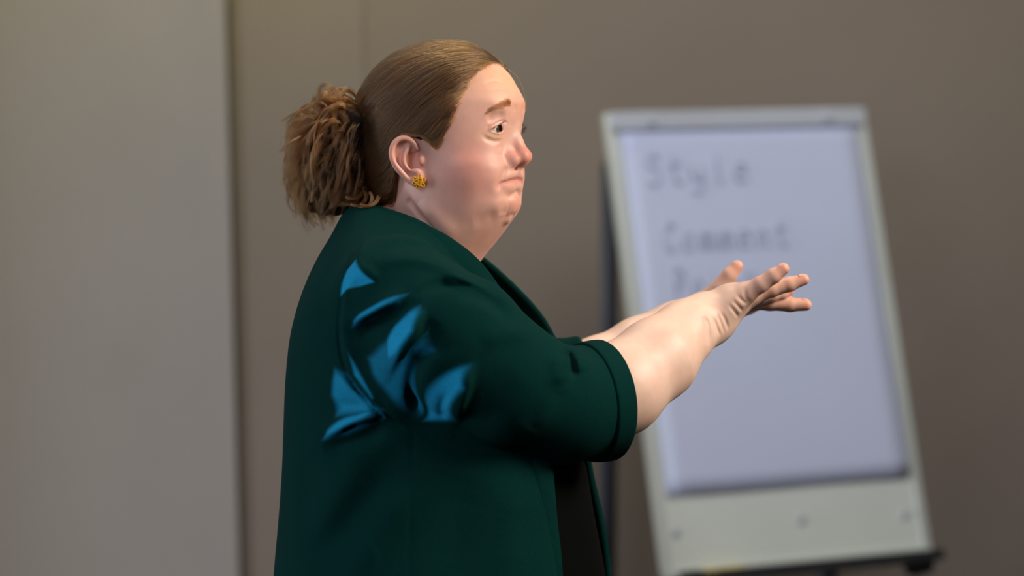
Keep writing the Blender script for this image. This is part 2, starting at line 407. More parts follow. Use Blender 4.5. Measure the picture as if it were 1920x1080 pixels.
# handwriting in marker: strokes on a unit grid, one raised line each
GL = {'S': [[(.8, .85), (.5, 1), (.2, .85), (.25, .62), (.7, .42), (.75, .15), (.4, 0), (.1, .12)]],
      't': [[(.4, .95), (.4, .15), (.6, 0), (.8, .08)], [(.1, .62), (.75, .66)]],
      'y': [[(.1, .6), (.2, .2), (.5, .1), (.75, .6)], [(.75, .6), (.65, -.1), (.3, -.35), (.1, -.2)]],
      'l': [[(.4, 1), (.4, .1), (.6, 0)]],
      'e': [[(.15, .35), (.75, .4), (.6, .62), (.3, .6), (.15, .3), (.35, .02), (.75, .1)]],
      'C': [[(.85, .82), (.5, 1), (.15, .7), (.12, .3), (.45, 0), (.85, .15)]],
      'o': [[(.45, .6), (.15, .35), (.4, 0), (.75, .25), (.6, .58), (.42, .6)]],
      'm': [[(.08, .6), (.1, 0)], [(.1, .4), (.3, .6), (.42, .45), (.44, 0)], [(.44, .4), (.65, .6), (.8, .45), (.84, 0)]],
      'n': [[(.1, .6), (.12, 0)], [(.12, .38), (.45, .6), (.7, .4), (.74, 0)]],
      'P': [[(.15, 0), (.15, 1), (.6, .95), (.75, .72), (.55, .5), (.15, .48)]],
      'i': [[(.35, .6), (.35, .1), (.55, 0)], [(.33, .85), (.38, .9)]],
      'r': [[(.15, .6), (.18, 0)], [(.18, .35), (.4, .58), (.7, .55)]]}
def write(word, u, v, w, h, parent):
    VV, FF = [], []
    for k, ch in enumerate(word):
        for st in GL[ch]:
            L = catmull([(*p, 0) for p in st], 4) if len(st) > 2 else np.array([(*p, 0) for p in st], float)
            P3 = [BP(u + (k + 0.85 * q[0]) * w, v + q[1] * h, 0.0105) for q in L]
            V, Fc = tube(P3, 0.0034, 5); o = len(VV); VV += list(V); FF += [tuple(i + o for i in f) for f in Fc]
    pydata('handwriting', VV, FF, M_ink, parent)
write('Style', -0.27, 0.93, 0.058, 0.075, top_sheet)
write('Comment', -0.25, 0.765, 0.050, 0.070, top_sheet)
write('Point', -0.235, 0.655, 0.046, 0.062, top_sheet)
for u, v in ((-0.31, 0.095), (0.02, 0.100), (0.30, 0.090)):
    V, Fc = tube([BP(u, v, 0.0), BP(u, v, 0.004), BP(u, v, 0.007)], [0.011, 0.011, 0.008], 16); pydata('magnet', V, Fc, M_grey, chart, False)
# pen tray with its lip, corner knobs, legs
cbox('pen_tray', -0.33, 0.36, -0.030, -0.014, -0.01, 0.055, M_dark, bevel=0.003)
cbox('tray_lip', -0.33, 0.36, -0.030, -0.004, 0.050, 0.056, M_dark, bevel=0.002)
for u in (-0.30, 0.318):
    V, Fc = tube([BP(u, -0.035, -0.03), BP(u, -0.035, 0.03)], 0.026, 16); pydata('leg_clamp', V, Fc, M_dark, chart, False)
    s = (0.4415 - 0.05) / cv[2]
    V, Fc = tube([BP(u, 0.10, -0.025), BP(u, -s + 0.0, -0.025)], 0.012, 12); leg = pydata('leg', V, Fc, M_alu, chart)
    f0 = BP(u, -s, -0.025); V, Fc = tube([f0 + cv * 0.02, np.array([f0[0], f0[1], 0.012]) + 0 * cv, np.array([f0[0], f0[1], 0.0])], [0.014, 0.018, 0.018], 12)
    pydata('rubber_foot', V, Fc, M_dark, leg)
for u in (-0.315, 0.315):
    a = BP(u - 0.02, 1.0, -0.045); b = np.array([a[0] + 0.0, 3.36, 0.03]); m_ = (a + b) / 2
    V, Fc = tube([a, m_, b], 0.023, 10); leg = pydata('rear_leg', V, Fc, M_leg, chart)
    V, Fc = tube([b + (0, 0, 0.02), b - (0, 0, 0.03)], 0.02, 12); pydata('rubber_foot', V, Fc, M_dark, leg)
    V, Fc = tube([BP(u, 0.55, -0.02), a * 0.42 + b * 0.58], 0.006, 8); pydata('brace', V, Fc, M_dark, chart)
def marker(u, mat, label, ln=0.10):
    L = np.array([BP(u, -0.005, 0.028), BP(u + ln * 0.62, -0.005, 0.028), BP(u + ln * 0.66, -0.005, 0.028), BP(u + ln, -0.005, 0.028)])
    o = empty('marker_pen', L[0]); tag(o, label, 'marker pen')
    V, Fc = tube(L[:2], 0.008, 12); pydata('barrel', V, Fc, mat, o)
    V, Fc = tube([L[1], L[2], L[3]], [0.0085, 0.009, 0.0075], 12); pydata('cap', V, Fc, mat, o)
marker(-0.265, M_ymark, 'yellow marker pen lying in the flip chart tray', 0.105)
marker(-0.325, M_dark, 'black marker pen at the left end of the flip chart tray', 0.055)
# ------------------------------------------------------------------ the speaker: head (local frame: x face forward, y her left, z up)
YAW = math.radians(24.0); HC, HS = math.cos(YAW), math.sin(YAW)
HR = np.array([[HC, HS, 0], [-HS, HC, 0], [0, 0, 1]])
HO = np.array([-0.0842, 0.0, 0.1595])
def H2S(P): return np.asarray(P, float) @ HR.T + HO
def S2H(P): return ((P - HO.astype(F32)) @ HR.astype(F32)).astype(F32)
EYE_R = 0.0122; EYE_C = np.array([0.0762, 0.0312, 0.0355])

def skull(P):
    d = ell(P, (-0.010, 0, 0.046), (0.099, 0.075, 0.090))
    return smin(d, ell(P, (0.030, 0, 0.068), (0.066, 0.060, 0.060)), 0.03)
FACE = [(0.100, .060, -.03, .02, .030), (0.085, .086, -.06, .02, .054), (0.072, .0965, -.075, .022, .067), (0.058, .0955, -.08, .024, .070), (0.043, .0915, -.085, .024, .0715), (0.022, .0895, -.088, .024, .073),
        (0.004, .0925, -.088, .022, .0740), (-0.010, .0995, -.088, .022, .0745), (-0.023, .0995, -.086, .020, .0745), (-0.042, .0970, -.08, .018, .073),
        (-0.058, .0945, -.07, .016, .071), (-0.071, .0895, -.06, .014, .0685), (-0.085, .0790, -.05, .008, .066), (-0.100, .0660, -.045, .002, .063), (-0.120, .0475, -.045, -.006, .060),
        (-0.150, .025, -.05, -.02, .058)]
def base_head(P):
    d = smin(skull(P), loft(P, FACE, 2.05, 2.0), 0.018)
    neck = cone(P, (-.030, 0, -.015), (-.062, .006, -.175), .0600, .0640)
    return smin(d, neck, 0.008)
def sk(px, py):
    """where the line of sight through this place of the photograph first meets the plain head, in head space"""
    ys = np.linspace(-.16, .04, 400); P = np.array([pt(px, py, y) for y in ys]); d = base_head(S2H(P.astype(F32)))
    k = np.argmax(d < 0) if (d < 0).any() else int(np.argmin(d))
    if k > 0 and d[k] < 0: t = d[k - 1] / (d[k - 1] - d[k]); p = P[k - 1] + (P[k] - P[k - 1]) * t
    else: p = P[k]
    return S2H(p[None].astype(F32))[0].astype(float)
def skl(L): return np.array([sk(*q) for q in L])
BR_HEAD = []
def both(L, w, d, **k):
    L = np.atleast_2d(np.array(L, float))
    if L.shape[1] == 2: L = skl(L)
    for q in (L, L * (1, -1, 1)): BR_HEAD.append(Brush(q, w, d, **k))
def mid(z):
    xs = np.linspace(.13, .03, 500); d = base_head(np.stack([xs, xs * 0, xs * 0 + z], 1).astype(F32)); return np.array([xs[int(np.argmax(d < 0))], 0.0, z])
def across(L, w, d, far=1.0, **k):
    """line from the near side to the midline (last point), carried on to the far side"""
    L = skl(L); L[-1] = mid(L[-1, 2]); F_ = (L * (1, -1, 1))[::-1][1:]; F_[:, 2] = L[-1, 2] + far * (F_[:, 2] - L[-1, 2]); L = np.vstack([L, F_]); BR_HEAD.append(Brush(L, w, d, **k)); return L
# brow ridge, sockets, temple
both([(955, 195), (937, 199), (918, 208)], .0085, -.0009)
both([(893, 200)], .020, .0016)
both([(.0895, -.0135, .049), (.0885, -.0150, .038)], .0060, .0030)
both([(950, 216), (930, 219), (912, 228)], .0060, .0026)
both([(968, 196), (965, 210)], .0026, .0009)
# cheek, under-eye bag with its groove, fold from the nose to the mouth corner
both([(925, 283)], .017, -.0022); both([(890, 330)], .028, -.0035)
both([(903, 253), (915, 262), (931, 265), (944, 259)], .0034, .0016)
both([(910, 250), (921, 256), (933, 258), (943, 254)], .0032, -.0012)
both([(941, 270), (935, 276), (926, 280)], .0035, .0007)
both([(950, 310), (946, 322), (938, 339), (935, 350)], .0042, .0032)
both([(926, 330)], .014, -.0018)
# lips and chin: pressed mouth, lower lip pushed up, puckered chin
MOUTH = across([(936, 346), (943, 342.5), (952, 339.5), (960, 337), (970, 335.6)], .0014, .0034, far=.35, ends=False)
across([(943, 335), (953, 330), (962, 327), (970, 326)], .0042, -.0022, far=.35)
across([(940, 355), (950, 352.5), (960, 350), (970, 348)], .0052, -.0040, far=.35)
across([(941, 368), (952, 369.5), (962, 364), (970, 360)], .0044, .0020)
both([(933, 349)], .0050, .0022); both([(928, 356)], .008, -.0016)
across([(950, 387), (958, 385), (966, 383)], .0160, -.0046); both([(946, 384)], .011, -.0018)
both([(940, 374), (943, 390), (940, 404)], .0065, .0012); both([(930, 384)], .011, -.0020)
across([(941, 409), (950, 406), (960, 403), (966, 402)], .0042, .0013)
both([(952, 413)], .006, -.0014)
both([(885, 418), (912, 410), (934, 402)], .010, .0014)
# forehead lines
both([(905, 160), (925, 152), (948, 157)], .0020, .0006); both([(915, 172), (935, 168), (955, 170)], .0020, .0005)
# side of the neck against the jaw
both([(768, 380), (800, 418), (842, 458)], .0036, .0062, ends=False); both([(785, 375), (822, 418), (858, 452)], .013, -.0035)
def ear_frame():
    o = np.array([0.0035, -0.0745, -0.0015])
    eu = np.array([HC * 0 + 0.955, 0.297, 0.0]); eu /= np.linalg.norm(eu)       # towards the face
    ev = np.array([0.04, -0.10, 0.994]); ew = np.cross(eu, ev); ew /= np.linalg.norm(ew); ev = np.cross(ew, eu)
    return o, np.stack([eu, ev, ew], 1)                                          # ew points outwards (towards -y)
EO, ER = ear_frame()
def E(cx, cy, w=0.0): return EO + ER @ np.array([(cx - 540) / 9400.0, (350 - cy) / 9400.0, w])
def el(L): return np.array([E(*q) for q in L])
HELIX = catmull(el([(520, 318, .001), (505, 250, .004), (478, 178, .006), (420, 128, .007), (350, 115, .008), (278, 140, .010), (232, 205, .0115), (218, 290, .012), (236, 370, .0115), (290, 460, .010), (352, 535, .008), (410, 595, .006), (470, 625, .004)]), 3)
HELR = np.interp(np.linspace(0, 1, len(HELIX)), [0, .1, .3, .6, .85, 1], [.0016, .0022, .0027, .0027, .0028, .0034])
ANTI = catmull(el([(440, 175, .003), (385, 245, .006), (352, 330, .0075), (362, 410, .0075), (412, 462, .0065), (478, 492, .005)]), 3)
ANTR = np.interp(np.linspace(0, 1, len(ANTI)), [0, .5, 1], [.0018, .0026, .0030])
def ear(P):
    lo = E(150, 750, -.03); m = np.abs(P - E(400, 350, .003).astype(F32)).max(1) < 0.06
    d = np.full(len(P), 0.05, F32)
    if not m.any(): return d
    Q = P[m]; L = ((Q - EO.astype(F32)) @ ER.astype(F32))
    cx = L[:, 0] * 9400 + 540; cy = 350 - L[:, 1] * 9400
    # dished plate that fills the rim
    q = L - np.array([(392 - 540) / 9400, (350 - 318) / 9400, 0.0], F32)
    rr = np.sqrt((q[:, 0] / .0205) ** 2 + (q[:, 1] / .0260) ** 2)
    wc = 0.0020 + 0.0045 * np.clip(-(q[:, 0]) / .02, -0.6, 1)
    plate = np.maximum((rr - 1) * .019, np.abs(L[:, 2] - wc) - 0.0022)
    e = smin(plate, chain(Q, HELIX, HELR, .002), .004)
    e = smin(e, chain(Q, ANTI, ANTR, .002), .0045)
    e = smin(e, ell(Q, E(500, 570, .003), (.0085, .0050, .0095), None), .006)               # lobe
    e = smin(e, chain(Q, el([(545, 520, .0), (520, 600, .003), (460, 600, .004)]), [.0045, .005, .004]), .004)
    bowl = ell(L, ((478 - 540) / 9400, (350 - 372) / 9400, .0045), (.0105, .0125, .0085))
    e = smax(e, -bowl, .0030)
    e = smin(e, ell(Q, E(548, 365, .0035), (.0035, .0035, .0062)), .0035)                  # tragus
    e = smin(e, ell(Q, E(490, 492, .0055), (.0045, .0035, .0035)), .004)                   # antitragus
    stem = ell(L, ((470 - 540) / 9400, (350 - 330) / 9400, -.008), (.014, .020, .010))
    e = smin(e, smax(stem, -bowl, .002), .004)
    d[m] = e; return d
def lid_z(t):
    t = np.clip(t, 0, 1)
    return .0004 + .0053 * np.maximum(np.sin(np.pi * t ** .80), 0) ** .9 - .0030 * t, .0004 - .0042 * np.maximum(np.sin(np.pi * t ** 1.05), 0) ** .9 - .0030 * t
def head(P):
    """P in head space"""
    d = base_head(P)
    # nose
    A = P.copy(); A[:, 1] = np.abs(A[:, 1])
    ns = chain(A, [(.0800, 0, .078), (.0865, 0, .054), (.0905, 0, .040), (.0965, 0, .022), (.1062, 0, .0050)], [.0100, .0074, .0064, .0076, .0096], .008)
    ns = smin(ns, ell(A, (.1070, 0.0030, .0018), (.0104, .0088, .0090)), .004)
    ns = smin(ns, ell(A, (.0950, .0132, -.0030), (.0122, .0074, .0090)), .0065)
    ns = smin(ns, cone(A, (.0890, .006, .030), (.091, .012, .003), .006, .0078), .008)
    ns = smin(ns, cone(A, (.1070, 0, -.0045), (.0985, 0, -.0115), .0050, .0050), .004)
    d = smin(d, ns, .0060)
    d = smax(d, -ell(A, (.1000, .0078, -.0140), (.0058, .0026, .0024)), .0018)
    al = Brush([(.0975, .0180, .0060), (.0885, .0195, .0040), (.0840, .0192, -.0035), (.0865, .0180, -.0115)], .0022, .0026)
    bounds(A); d = al(A, d)
    bounds(P)
    for b in BR_HEAD: d = b(P, d)
    # eyes: lid ball with an almond opening
    Ep = EYE_C * (1, 1, 1)
    q = A - Ep.astype(F32)
    lid = nrm(q) - (EYE_R + .0013)
    lid = smax(lid, -(q[:, 0] + .002), .004)
    d = smin(d, lid, .0045)
    near = np.abs(q).max(1) < .03
    if near.any():
        n = q[near]; yy = n[:, 1]; t = np.clip((yy + .0100) / .0225, 0, 1)            # inner (0) to outer (1) corner
        up, lo_ = lid_z(t)
        sl = np.maximum(n[:, 2] - up, lo_ - n[:, 2]); sl = np.maximum(sl, np.maximum(-.0100 - yy, yy - .0125))
        sl = np.maximum(sl, -(n[:, 0] - .0)); sl = np.maximum(sl, nrm(n) - (EYE_R + .0032)); dd = d[near]
        dd = smax(dd, -sl, .0007)
        cr = np.abs(n[:, 2] - (up + .0042)) ; w = np.exp(-(cr / .0011) ** 2) * (n[:, 0] > 0) * np.clip(np.sin(np.pi * np.clip(t * .9 + .05, 0, 1)) * 2, 0, 1)
        dd += .0016 * w * np.exp(-(np.maximum(yy - .014, 0) / .003) ** 2) * np.exp(-(np.maximum(-.006 - yy, 0) / .0025) ** 2)
        lo2 = np.exp(-((n[:, 2] - (lo_ - .0012)) / .0010) ** 2) * (n[:, 0] > 0) * np.exp(-(np.maximum(yy - .012, 0) / .003) ** 2) * np.exp(-(np.maximum(-.006 - yy, 0) / .002) ** 2)
        dd -= .0006 * lo2
        d[near] = dd
    e = np.minimum(ear(P), ear(P * np.array([1, -1, 1], F32)))
    d = smin(d, e, .0035)
    return d
def head_S(P): return head(S2H(P))
def head_tone(V):
    """skin colour on the head: flush on cheeks, nose, chin and ear rim, lips, paler under the eye"""
    n = len(V); base = np.array(srgb(224, 175, 159)[:3]); C = np.tile(base, (n, 1))
    A = V.copy(); A[:, 1] = np.abs(A[:, 1])
    def mix(c, w):
        nonlocal C
        c = np.array(srgb(*c)[:3]); w = np.clip(w, 0, 1)[:, None]; C = C * (1 - w) + c * w
    g = lambda c, r: np.exp(-(((A - np.array(c)) / np.array(r)) ** 2).sum(1))
    mix((206, 134, 124), .70 * g((.062, .055, -.010), (.032, .03, .030)))
    mix((202, 134, 126), .40 * g((.050, .060, -.035), (.04, .03, .03)))
    mix((210, 118, 100), .90 * g((.107, 0, .004), (.016, .014, .013)))
    mix((205, 120, 105), .60 * g((.094, .016, .000), (.010, .008, .009)))
    mix((216, 140, 122), .50 * g((.098, 0, -.058), (.02, .022, .015)))
    mix((236, 196, 160), .70 * g((.080, .040, .027), (.014, .016, .006)))
    mix((232, 178, 138), .60 * g((.085, .020, .095), (.03, .05, .03)))
    mix((214, 150, 126), .5 * g((.097, .006, .062), (.012, .010, .012)))
    mix((220, 146, 130), .35 * np.exp(-((ear(A * np.array([1, -1, 1])) - 0) / .0015) ** 2))
    md = pdist(A * np.array([1, -1, 1]).astype(float), MOUTH)
    low = A[:, 2] < np.interp(A[:, 1], MOUTH[:5, 1][::-1] * -1, MOUTH[:5, 2][::-1])
    mix((204, 128, 114), np.where(low, .6 * np.exp(-(md / .0075) ** 4), .8 * np.exp(-(md / .0028) ** 2)))
    mix((140, 70, 62), .85 * np.exp(-(md / .0011) ** 2))
    mix((130, 66, 54), .6 * g((.1000, .0076, -.0118), (.0055, .003, .003)))  # nostril shade painted into the skin tone
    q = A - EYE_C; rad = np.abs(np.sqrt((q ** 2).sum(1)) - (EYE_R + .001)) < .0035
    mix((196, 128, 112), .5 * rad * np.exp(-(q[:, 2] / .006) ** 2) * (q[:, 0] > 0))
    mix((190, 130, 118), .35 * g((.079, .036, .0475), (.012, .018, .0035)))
    return C

# ------------------------------------------------------------------ arms and hands (camera-aligned frame)
def HP(L, dx=0, dy=0): return pts([(a + dx, b + dy, c) for a, b, c in L])
N_FORE = HP([(1060, 778, -.150), (1160, 729, -.100), (1232, 672, -.060), (1282, 624, -.025), (1316, 592, .002)]); N_FORER = [.052, .0530, .0475, .0360, .0295]
N_FINGERS = {  # knuckle, joints, tip with radii
    'pinky': (HP([(1338, 588, -.012), (1398, 549, -.018), (1426, 533, -.026), (1450, 517, -.030), (1468, 504, -.032)]), [.0175, .0126, .0100, .0092, .0074]),
    'ring': (HP([(1340, 586, .006), (1408, 553, .004), (1446, 542, .002), (1479, 533, .002), (1506, 524, .002)]), [.0185, .0130, .0100, .0090, .0072]),
    'middle': (HP([(1342, 584, .024), (1412, 556, .026), (1443, 552, .036), (1464, 549, .042), (1478, 544, .045)]), [.0185, .0130, .0100, .0088, .0073]),
    'index': (HP([(1346, 588, .040), (1410, 562, .044), (1442, 567, .046), (1480, 571, .048), (1510, 571.5, .048)]), [.0180, .0130, .0102, .0090, .0076]),
    'thumb': (HP([(1338, 600, .040), (1372, 582, .066), (1404, 572, .084), (1424, 566, .094)]), [.0185, .0135, .0115, .0092])}
NB = []
for L, w, dp in (([(1316, 590), (1324, 612), (1326, 650)], .0040, .0034), ([(1334, 592), (1342, 612), (1350, 632)], .0022, .0016), ([(1350, 584), (1360, 602), (1366, 620)], .0020, .0014), ([(1342, 586), (1351, 606), (1359, 626)], .0018, .0010), ([(1365, 570), (1377, 584), (1385, 596)], .0019, .0015), ([(1372, 562), (1384, 574), (1393, 584)], .0020, .0015), ([(1381, 553), (1392, 564), (1402, 570)], .0020, .0015),
              ([(1398, 536), (1397, 556), (1408, 570)], .0025, .0012)):
    NB.append(Brush(pts([(a, b, -.03) for a, b in L]), w, dp, flat=True, ymax=.03))
def joint_brush(fg, B, which=(2, 3)):
    for k in which:
        L, R = fg; B.append(Brush(np.array([L[k]]), R[k] * .9, -.0010))
for k in ('pinky', 'ring', 'middle', 'index'): joint_brush(N_FINGERS[k], NB)
def arm_near(P):
    d = chain(P, N_FORE, N_FORER, .02)
    palm = ell(P, pt(1352, 590, .012), (.034, .040, .0235), rot_y(38))
    palm = smin(palm, ell(P, pt(1341, 614, .000), (.026, .026, .0210), rot_y(40)), .010)
    palm = smin(palm, ell(P, pt(1366, 548, .010), (.022, .030, .0115), rot_y(14)), .012)
    palm = smin(palm, ell(P, pt(1376, 566, .014), (.022, .040, .0140), rot_y(28)), .012)
    h = None
    for k, (L, R) in N_FINGERS.items():
        if k == 'thumb': continue
        m = chain(P, L[:2], R[:2], .004); palm = smin(palm, m, .010)
    d = smin(d, palm, .014)
    f = None
    for k, (L, R) in N_FINGERS.items():
        c = chain(P, L[(0 if k == 'thumb' else 1):], R[(0 if k == 'thumb' else 1):], .003)
        f = c if f is None else smin(f, c, .0016)
    d = smin(d, f, .0060)
    bounds(P)
    for b in NB: d = b(P, d)
    return d
def rot_y(deg):   # columns: ellipsoid axes; x axis raised by deg in the x-z plane
    a = math.radians(deg); return np.array([[math.cos(a), 0, -math.sin(a)], [0, 1, 0], [math.sin(a), 0, math.cos(a)]])
F_FORE = HP([(1040, 735, .130), (1120, 694, .140), (1200, 651, .150), (1264, 616, .155), (1320, 584, .158)]); F_FORER = [.044, .040, .0365, .031, .0255]
F_FINGERS = {
    'thumb': (HP([(1324, 568, .148), (1350, 541, .138), (1368, 515, .132), (1382, 499, .130)]), [.0160, .0128, .0102, .0078]),
    'index': (HP([(1340, 570, .150), (1395, 553, .158), (1425, 548, .172), (1446, 547, .182), (1462, 548, .190)]), [.017, .0125, .0100, .009, .0075]),
    'middle': (HP([(1340, 572, .166), (1398, 556, .176), (1432, 550, .192), (1456, 548, .204), (1472, 549, .212)]), [.017, .0125, .0100, .009, .0075]),
    'ring': (HP([(1338, 574, .182), (1394, 560, .194), (1425, 556, .208), (1446, 555, .220), (1460, 556, .228)]), [.016, .012, .0098, .0088, .0072]),
    'pinky': (HP([(1336, 576, .196), (1386, 564, .208), (1410, 562, .220), (1426, 562, .228), (1440, 563, .234)]), [.015, .011, .0090, .008, .0068])}
def arm_far(P):
    d = chain(P, F_FORE, F_FORER, .02)
    palm = ell(P, pt(1352, 572, .170), (.036, .042, .0190), rot_y(18)); f = None
    for k, (L, R) in F_FINGERS.items():
        if k != 'thumb': palm = smin(palm, chain(P, L[:2], R[:2], .004), .010)
        c = chain(P, L[(0 if k == 'thumb' else 1):], R[(0 if k == 'thumb' else 1):], .003)
        f = c if f is None else smin(f, c, .0016)
    return smin(smin(d, palm, .014), f, .0060)
def hand_tone(V, fingers):
    n = len(V); C = np.tile(np.array(srgb(234, 199, 182)[:3]), (n, 1))
    red = np.array(srgb(222, 142, 120)[:3])
    for k, (L, R) in fingers.items():
        w = .45 * np.exp(-(pdist(V, L[1:]) / .013) ** 2) + .4 * np.exp(-(np.sqrt(((V - L[-1]) ** 2).sum(1)) / .012) ** 2)
        w = np.clip(w, 0, .75)[:, None]; C = C * (1 - w) + red * w
    return C
# ------------------------------------------------------------------ build the speaker
feet = S2W(pt(800, 540, 0.02)); person = empty('person', (feet[0], feet[1], 0.0))
tag(person, 'person in a dark green jacket gesturing with both hands held out, auburn hair tied back', 'person')
def set_tone(o, C):
    a = o.data.color_attributes.new('tone', 'FLOAT_COLOR', 'POINT')
    a.data.foreach_set('color', np.hstack([C, np.ones((len(C), 1))]).astype(F32).ravel())
def merge(parts):
    VV, QQ, CC, n = [], [], [], 0
    for V, Q, C in parts: VV.append(V); QQ.append(Q + n); CC.append(C); n += len(V)
    return np.vstack(VV), np.vstack(QQ), np.vstack(CC)
lo = H2S([0, 0, 0]) - (.19, .17, .225); hi = H2S([0, 0, 0]) + (.16, .17, .150)
V1, Q1 = polygonise(head_S, lo, hi, .0022, 1, 2)
C1 = head_tone(S2H(V1.astype(F32)).astype(float))
V2, Q2 = polygonise(arm_near, pt(1040, 860, -.12) - (0, .08, 0), pt(1545, 470, .13), .0023, 1, 2); C2 = hand_tone(V2, N_FINGERS)
V3, Q3 = polygonise(arm_far, pt(1030, 800, .05), pt(1500, 470, .27), .0028, 0, 3); C3 = hand_tone(V3, F_FINGERS)
# trunk, upper arms and legs under the clothes
hipS = W2S([feet[0], feet[1] + .01, .95]); 
def legs_axis(s): return W2S([[feet[0] - .01, feet[1] + s * .10, .93], [feet[0], feet[1] + s * .105, .50], [feet[0] - .02, feet[1] + s * .11, .075]])
def trunk(P):
    d = ell(P, pt(805, 830, .0), (.150, .185, .20)); d = smin(d, ell(P, hipS, (.17, .19, .19)), .08)
    d = smin(d, cone(P, pt(775, 590, -.14), N_FORE[0], .058, .046), .05); d = smin(d, cone(P, pt(800, 610, .14), F_FORE[0], .055, .042), .05)
    for s in (-1, 1): d = smin(d, chain(P, legs_axis(s), [.085, .062, .042], .02), .04)
    return smin(d, cone(P, pt(775, 560, 0), pt(790, 640, 0), .06, .10), .05)
V4, Q4 = polygonise(trunk, (-.40, -.34, -1.42), (.25, .34, .12), .016, 0, 1); C4 = np.tile(np.array(srgb(232, 186, 160)[:3]), (len(V4), 1))
V, Q, C = merge([(V1, Q1, C1), (V2, Q2, C2), (V3, Q3, C3), (V4, Q4, C4)])
body = mesh_obj('body', S2W(V), Q, M_skin, person); set_tone(body, C)

# eyes: ball with cornea bulge, iris and pupil
gaze = np.array([0.93, -0.36, -0.03]); gaze = gaze @ HR; gaze /= np.linalg.norm(gaze)
for s in (-1, 1):
    nu, nv = 40, 48; Vv = []; Cc = []; Fc = []
    gx = gaze * 1.0; a = np.cross(gx, [0, 0, 1.0]); a /= np.linalg.norm(a); b = np.cross(a, gx)
    for i in range(nv + 1):
        th = math.pi * i / nv; bulge = 1 + .055 * math.exp(-(th / .42) ** 4)
        for k in range(nu):
            ph = 2 * math.pi * k / nu
            Vv.append(EYE_C * (1, s, 1) + EYE_R * bulge * (math.cos(th) * gx + math.sin(th) * (math.cos(ph) * a + math.sin(ph) * b)))
            if th < .17: c = srgb(10, 9, 9)
            elif th < .50: c = srgb(58, 60, 58) if th > .44 else srgb(64, 60, 54)
            else: c = srgb(214, 204, 198) if th < 1.0 else srgb(206, 170, 160)
            Cc.append(c[:3])
    for i in range(nv):
        for k in range(nu): k2 = (k + 1) % nu; Fc.append((i * nu + k, (i + 1) * nu + k, (i + 1) * nu + k2, i * nu + k2))
    e = pydata('eye', S2W(H2S(np.array(Vv))), Fc, M_eye, person); set_tone(e, np.array(Cc))

# brows and lashes
def surf_push(f, p, n, it=6):
    for _ in range(it): p = p - n * feval(f, p[None])[0]
    return p
def hair_on(f, P, off):
    """move points onto f = off along the gradient (arrays)"""
    for _ in range(5):
        d = feval(f, P) - off; e = .0008; g = np.stack([feval(f, P + e * ax) - feval(f, P - e * ax) for ax in np.eye(3)], 1) / (2 * e)
        P = P - d[:, None] * g / np.maximum((g * g).sum(1), .2)[:, None]
    return P
for s in (-1, 1):
    BL = catmull(skl([(958, 194), (951, 194.5), (939, 198), (925, 203), (915, 210)]), 12) * (1, -s, 1)
    st = []; n = 620; u = RNG.random(n) * .97; w = RNG.normal(0, 1, n)
    idx = u * (len(BL) - 1); i0 = idx.astype(int); P0 = BL[i0] + (BL[np.minimum(i0 + 1, len(BL) - 1)] - BL[i0]) * (idx - i0)[:, None]
    P0[:, 2] += w * np.interp(u, [0, .15, .6, 1], [.0020, .0022, .0016, .0006]); P0 = hair_on(head, P0, 0.0)
    T = BL[np.minimum(i0 + 1, len(BL) - 1)] - BL[i0]; T /= np.linalg.norm(T, axis=1)[:, None] + 1e-9
    dr = T + np.stack([np.zeros(n), np.zeros(n), np.interp(u, [0, .25, 1], [1.0, .35, -.15])], 1) + RNG.normal(0, .18, (n, 3))
    dr /= np.linalg.norm(dr, axis=1)[:, None]; ln = RNG.uniform(.0045, .0085, n) * np.interp(u, [0, .3, 1], [.8, 1, .7])
    pp = [P0]
    for k in range(1, 5): pp.append(hair_on(head, P0 + dr * (ln * k / 4)[:, None], .0006 + .0002 * k))
    A = np.stack(pp, 1); A[:, 0] = P0
    hair_obj('eyebrow', [S2W(H2S(a)) for a in A], .00010, M_brow, person)
    ls = []
    for up_ in (1, 0):
        for k in range(60 if up_ else 22):
            t = RNG.uniform(.08, .98); yy = -.0100 + t * .0225; zu, zl = lid_z(np.array([t]))
            zz = float(zu[0] if up_ else zl[0])
            r = EYE_R + .0013; xx = math.sqrt(max(r * r - yy * yy - zz * zz, 1e-8))
            p = EYE_C + (xx, yy, zz); n_ = np.array([xx, yy, zz]) / r; L = .0075 if up_ else .004
            q = [p + n_ * L * v + np.array([0, (t - .5) * .5 * L * v, (1 if up_ else -1) * L * (.05 * v + .55 * v * v) - (0.25 * L * v if up_ else 0)]) for v in np.linspace(0, 1, 5)]
            ls.append(S2W(H2S(np.array(q) * (1, s, 1))))
    hair_obj('eyelashes', ls, .00009, M_lash, person)
# nails
def nail(fg, up, parent):
    L, R = fg; t = L[-1] - L[-2]; t /= np.linalg.norm(t); n = np.array(up, float); n -= t * (n @ t); n /= np.linalg.norm(n); b = np.cross(t, n)
    Vv, Fc = [], []; nu, nv = 6, 6; r = R[-1] * .98
    for i in range(nu + 1):
        for k in range(nv + 1):
            a = (k / nv - .5) * 1.5; x = -.0055 + .0095 * i / nu
            w = 1.0 if i < 5 else (.92 if i == 5 else .72)
            Vv.append(L[-1] + t * x + (r + .0004 - max(0, x) * .40) * (math.cos(a) * n + math.sin(a) * w * b))
    for i in range(nu):
        for k in range(nv): a = i * (nv + 1) + k; Fc.append((a, a + 1, a + nv + 2, a + nv + 1))
    o = pydata('fingernail', S2W(np.array(Vv)), Fc, M_nail, parent); m = o.modifiers.new('t', 'SOLIDIFY'); m.thickness = .0006; m.offset = 0
for k in ('pinky', 'ring', 'index', 'middle'): nail(N_FINGERS[k], (-.25, -.15 if k != 'index' else .1, 1), person)
nail(F_FINGERS['thumb'], (-.6, .2, .6), person)
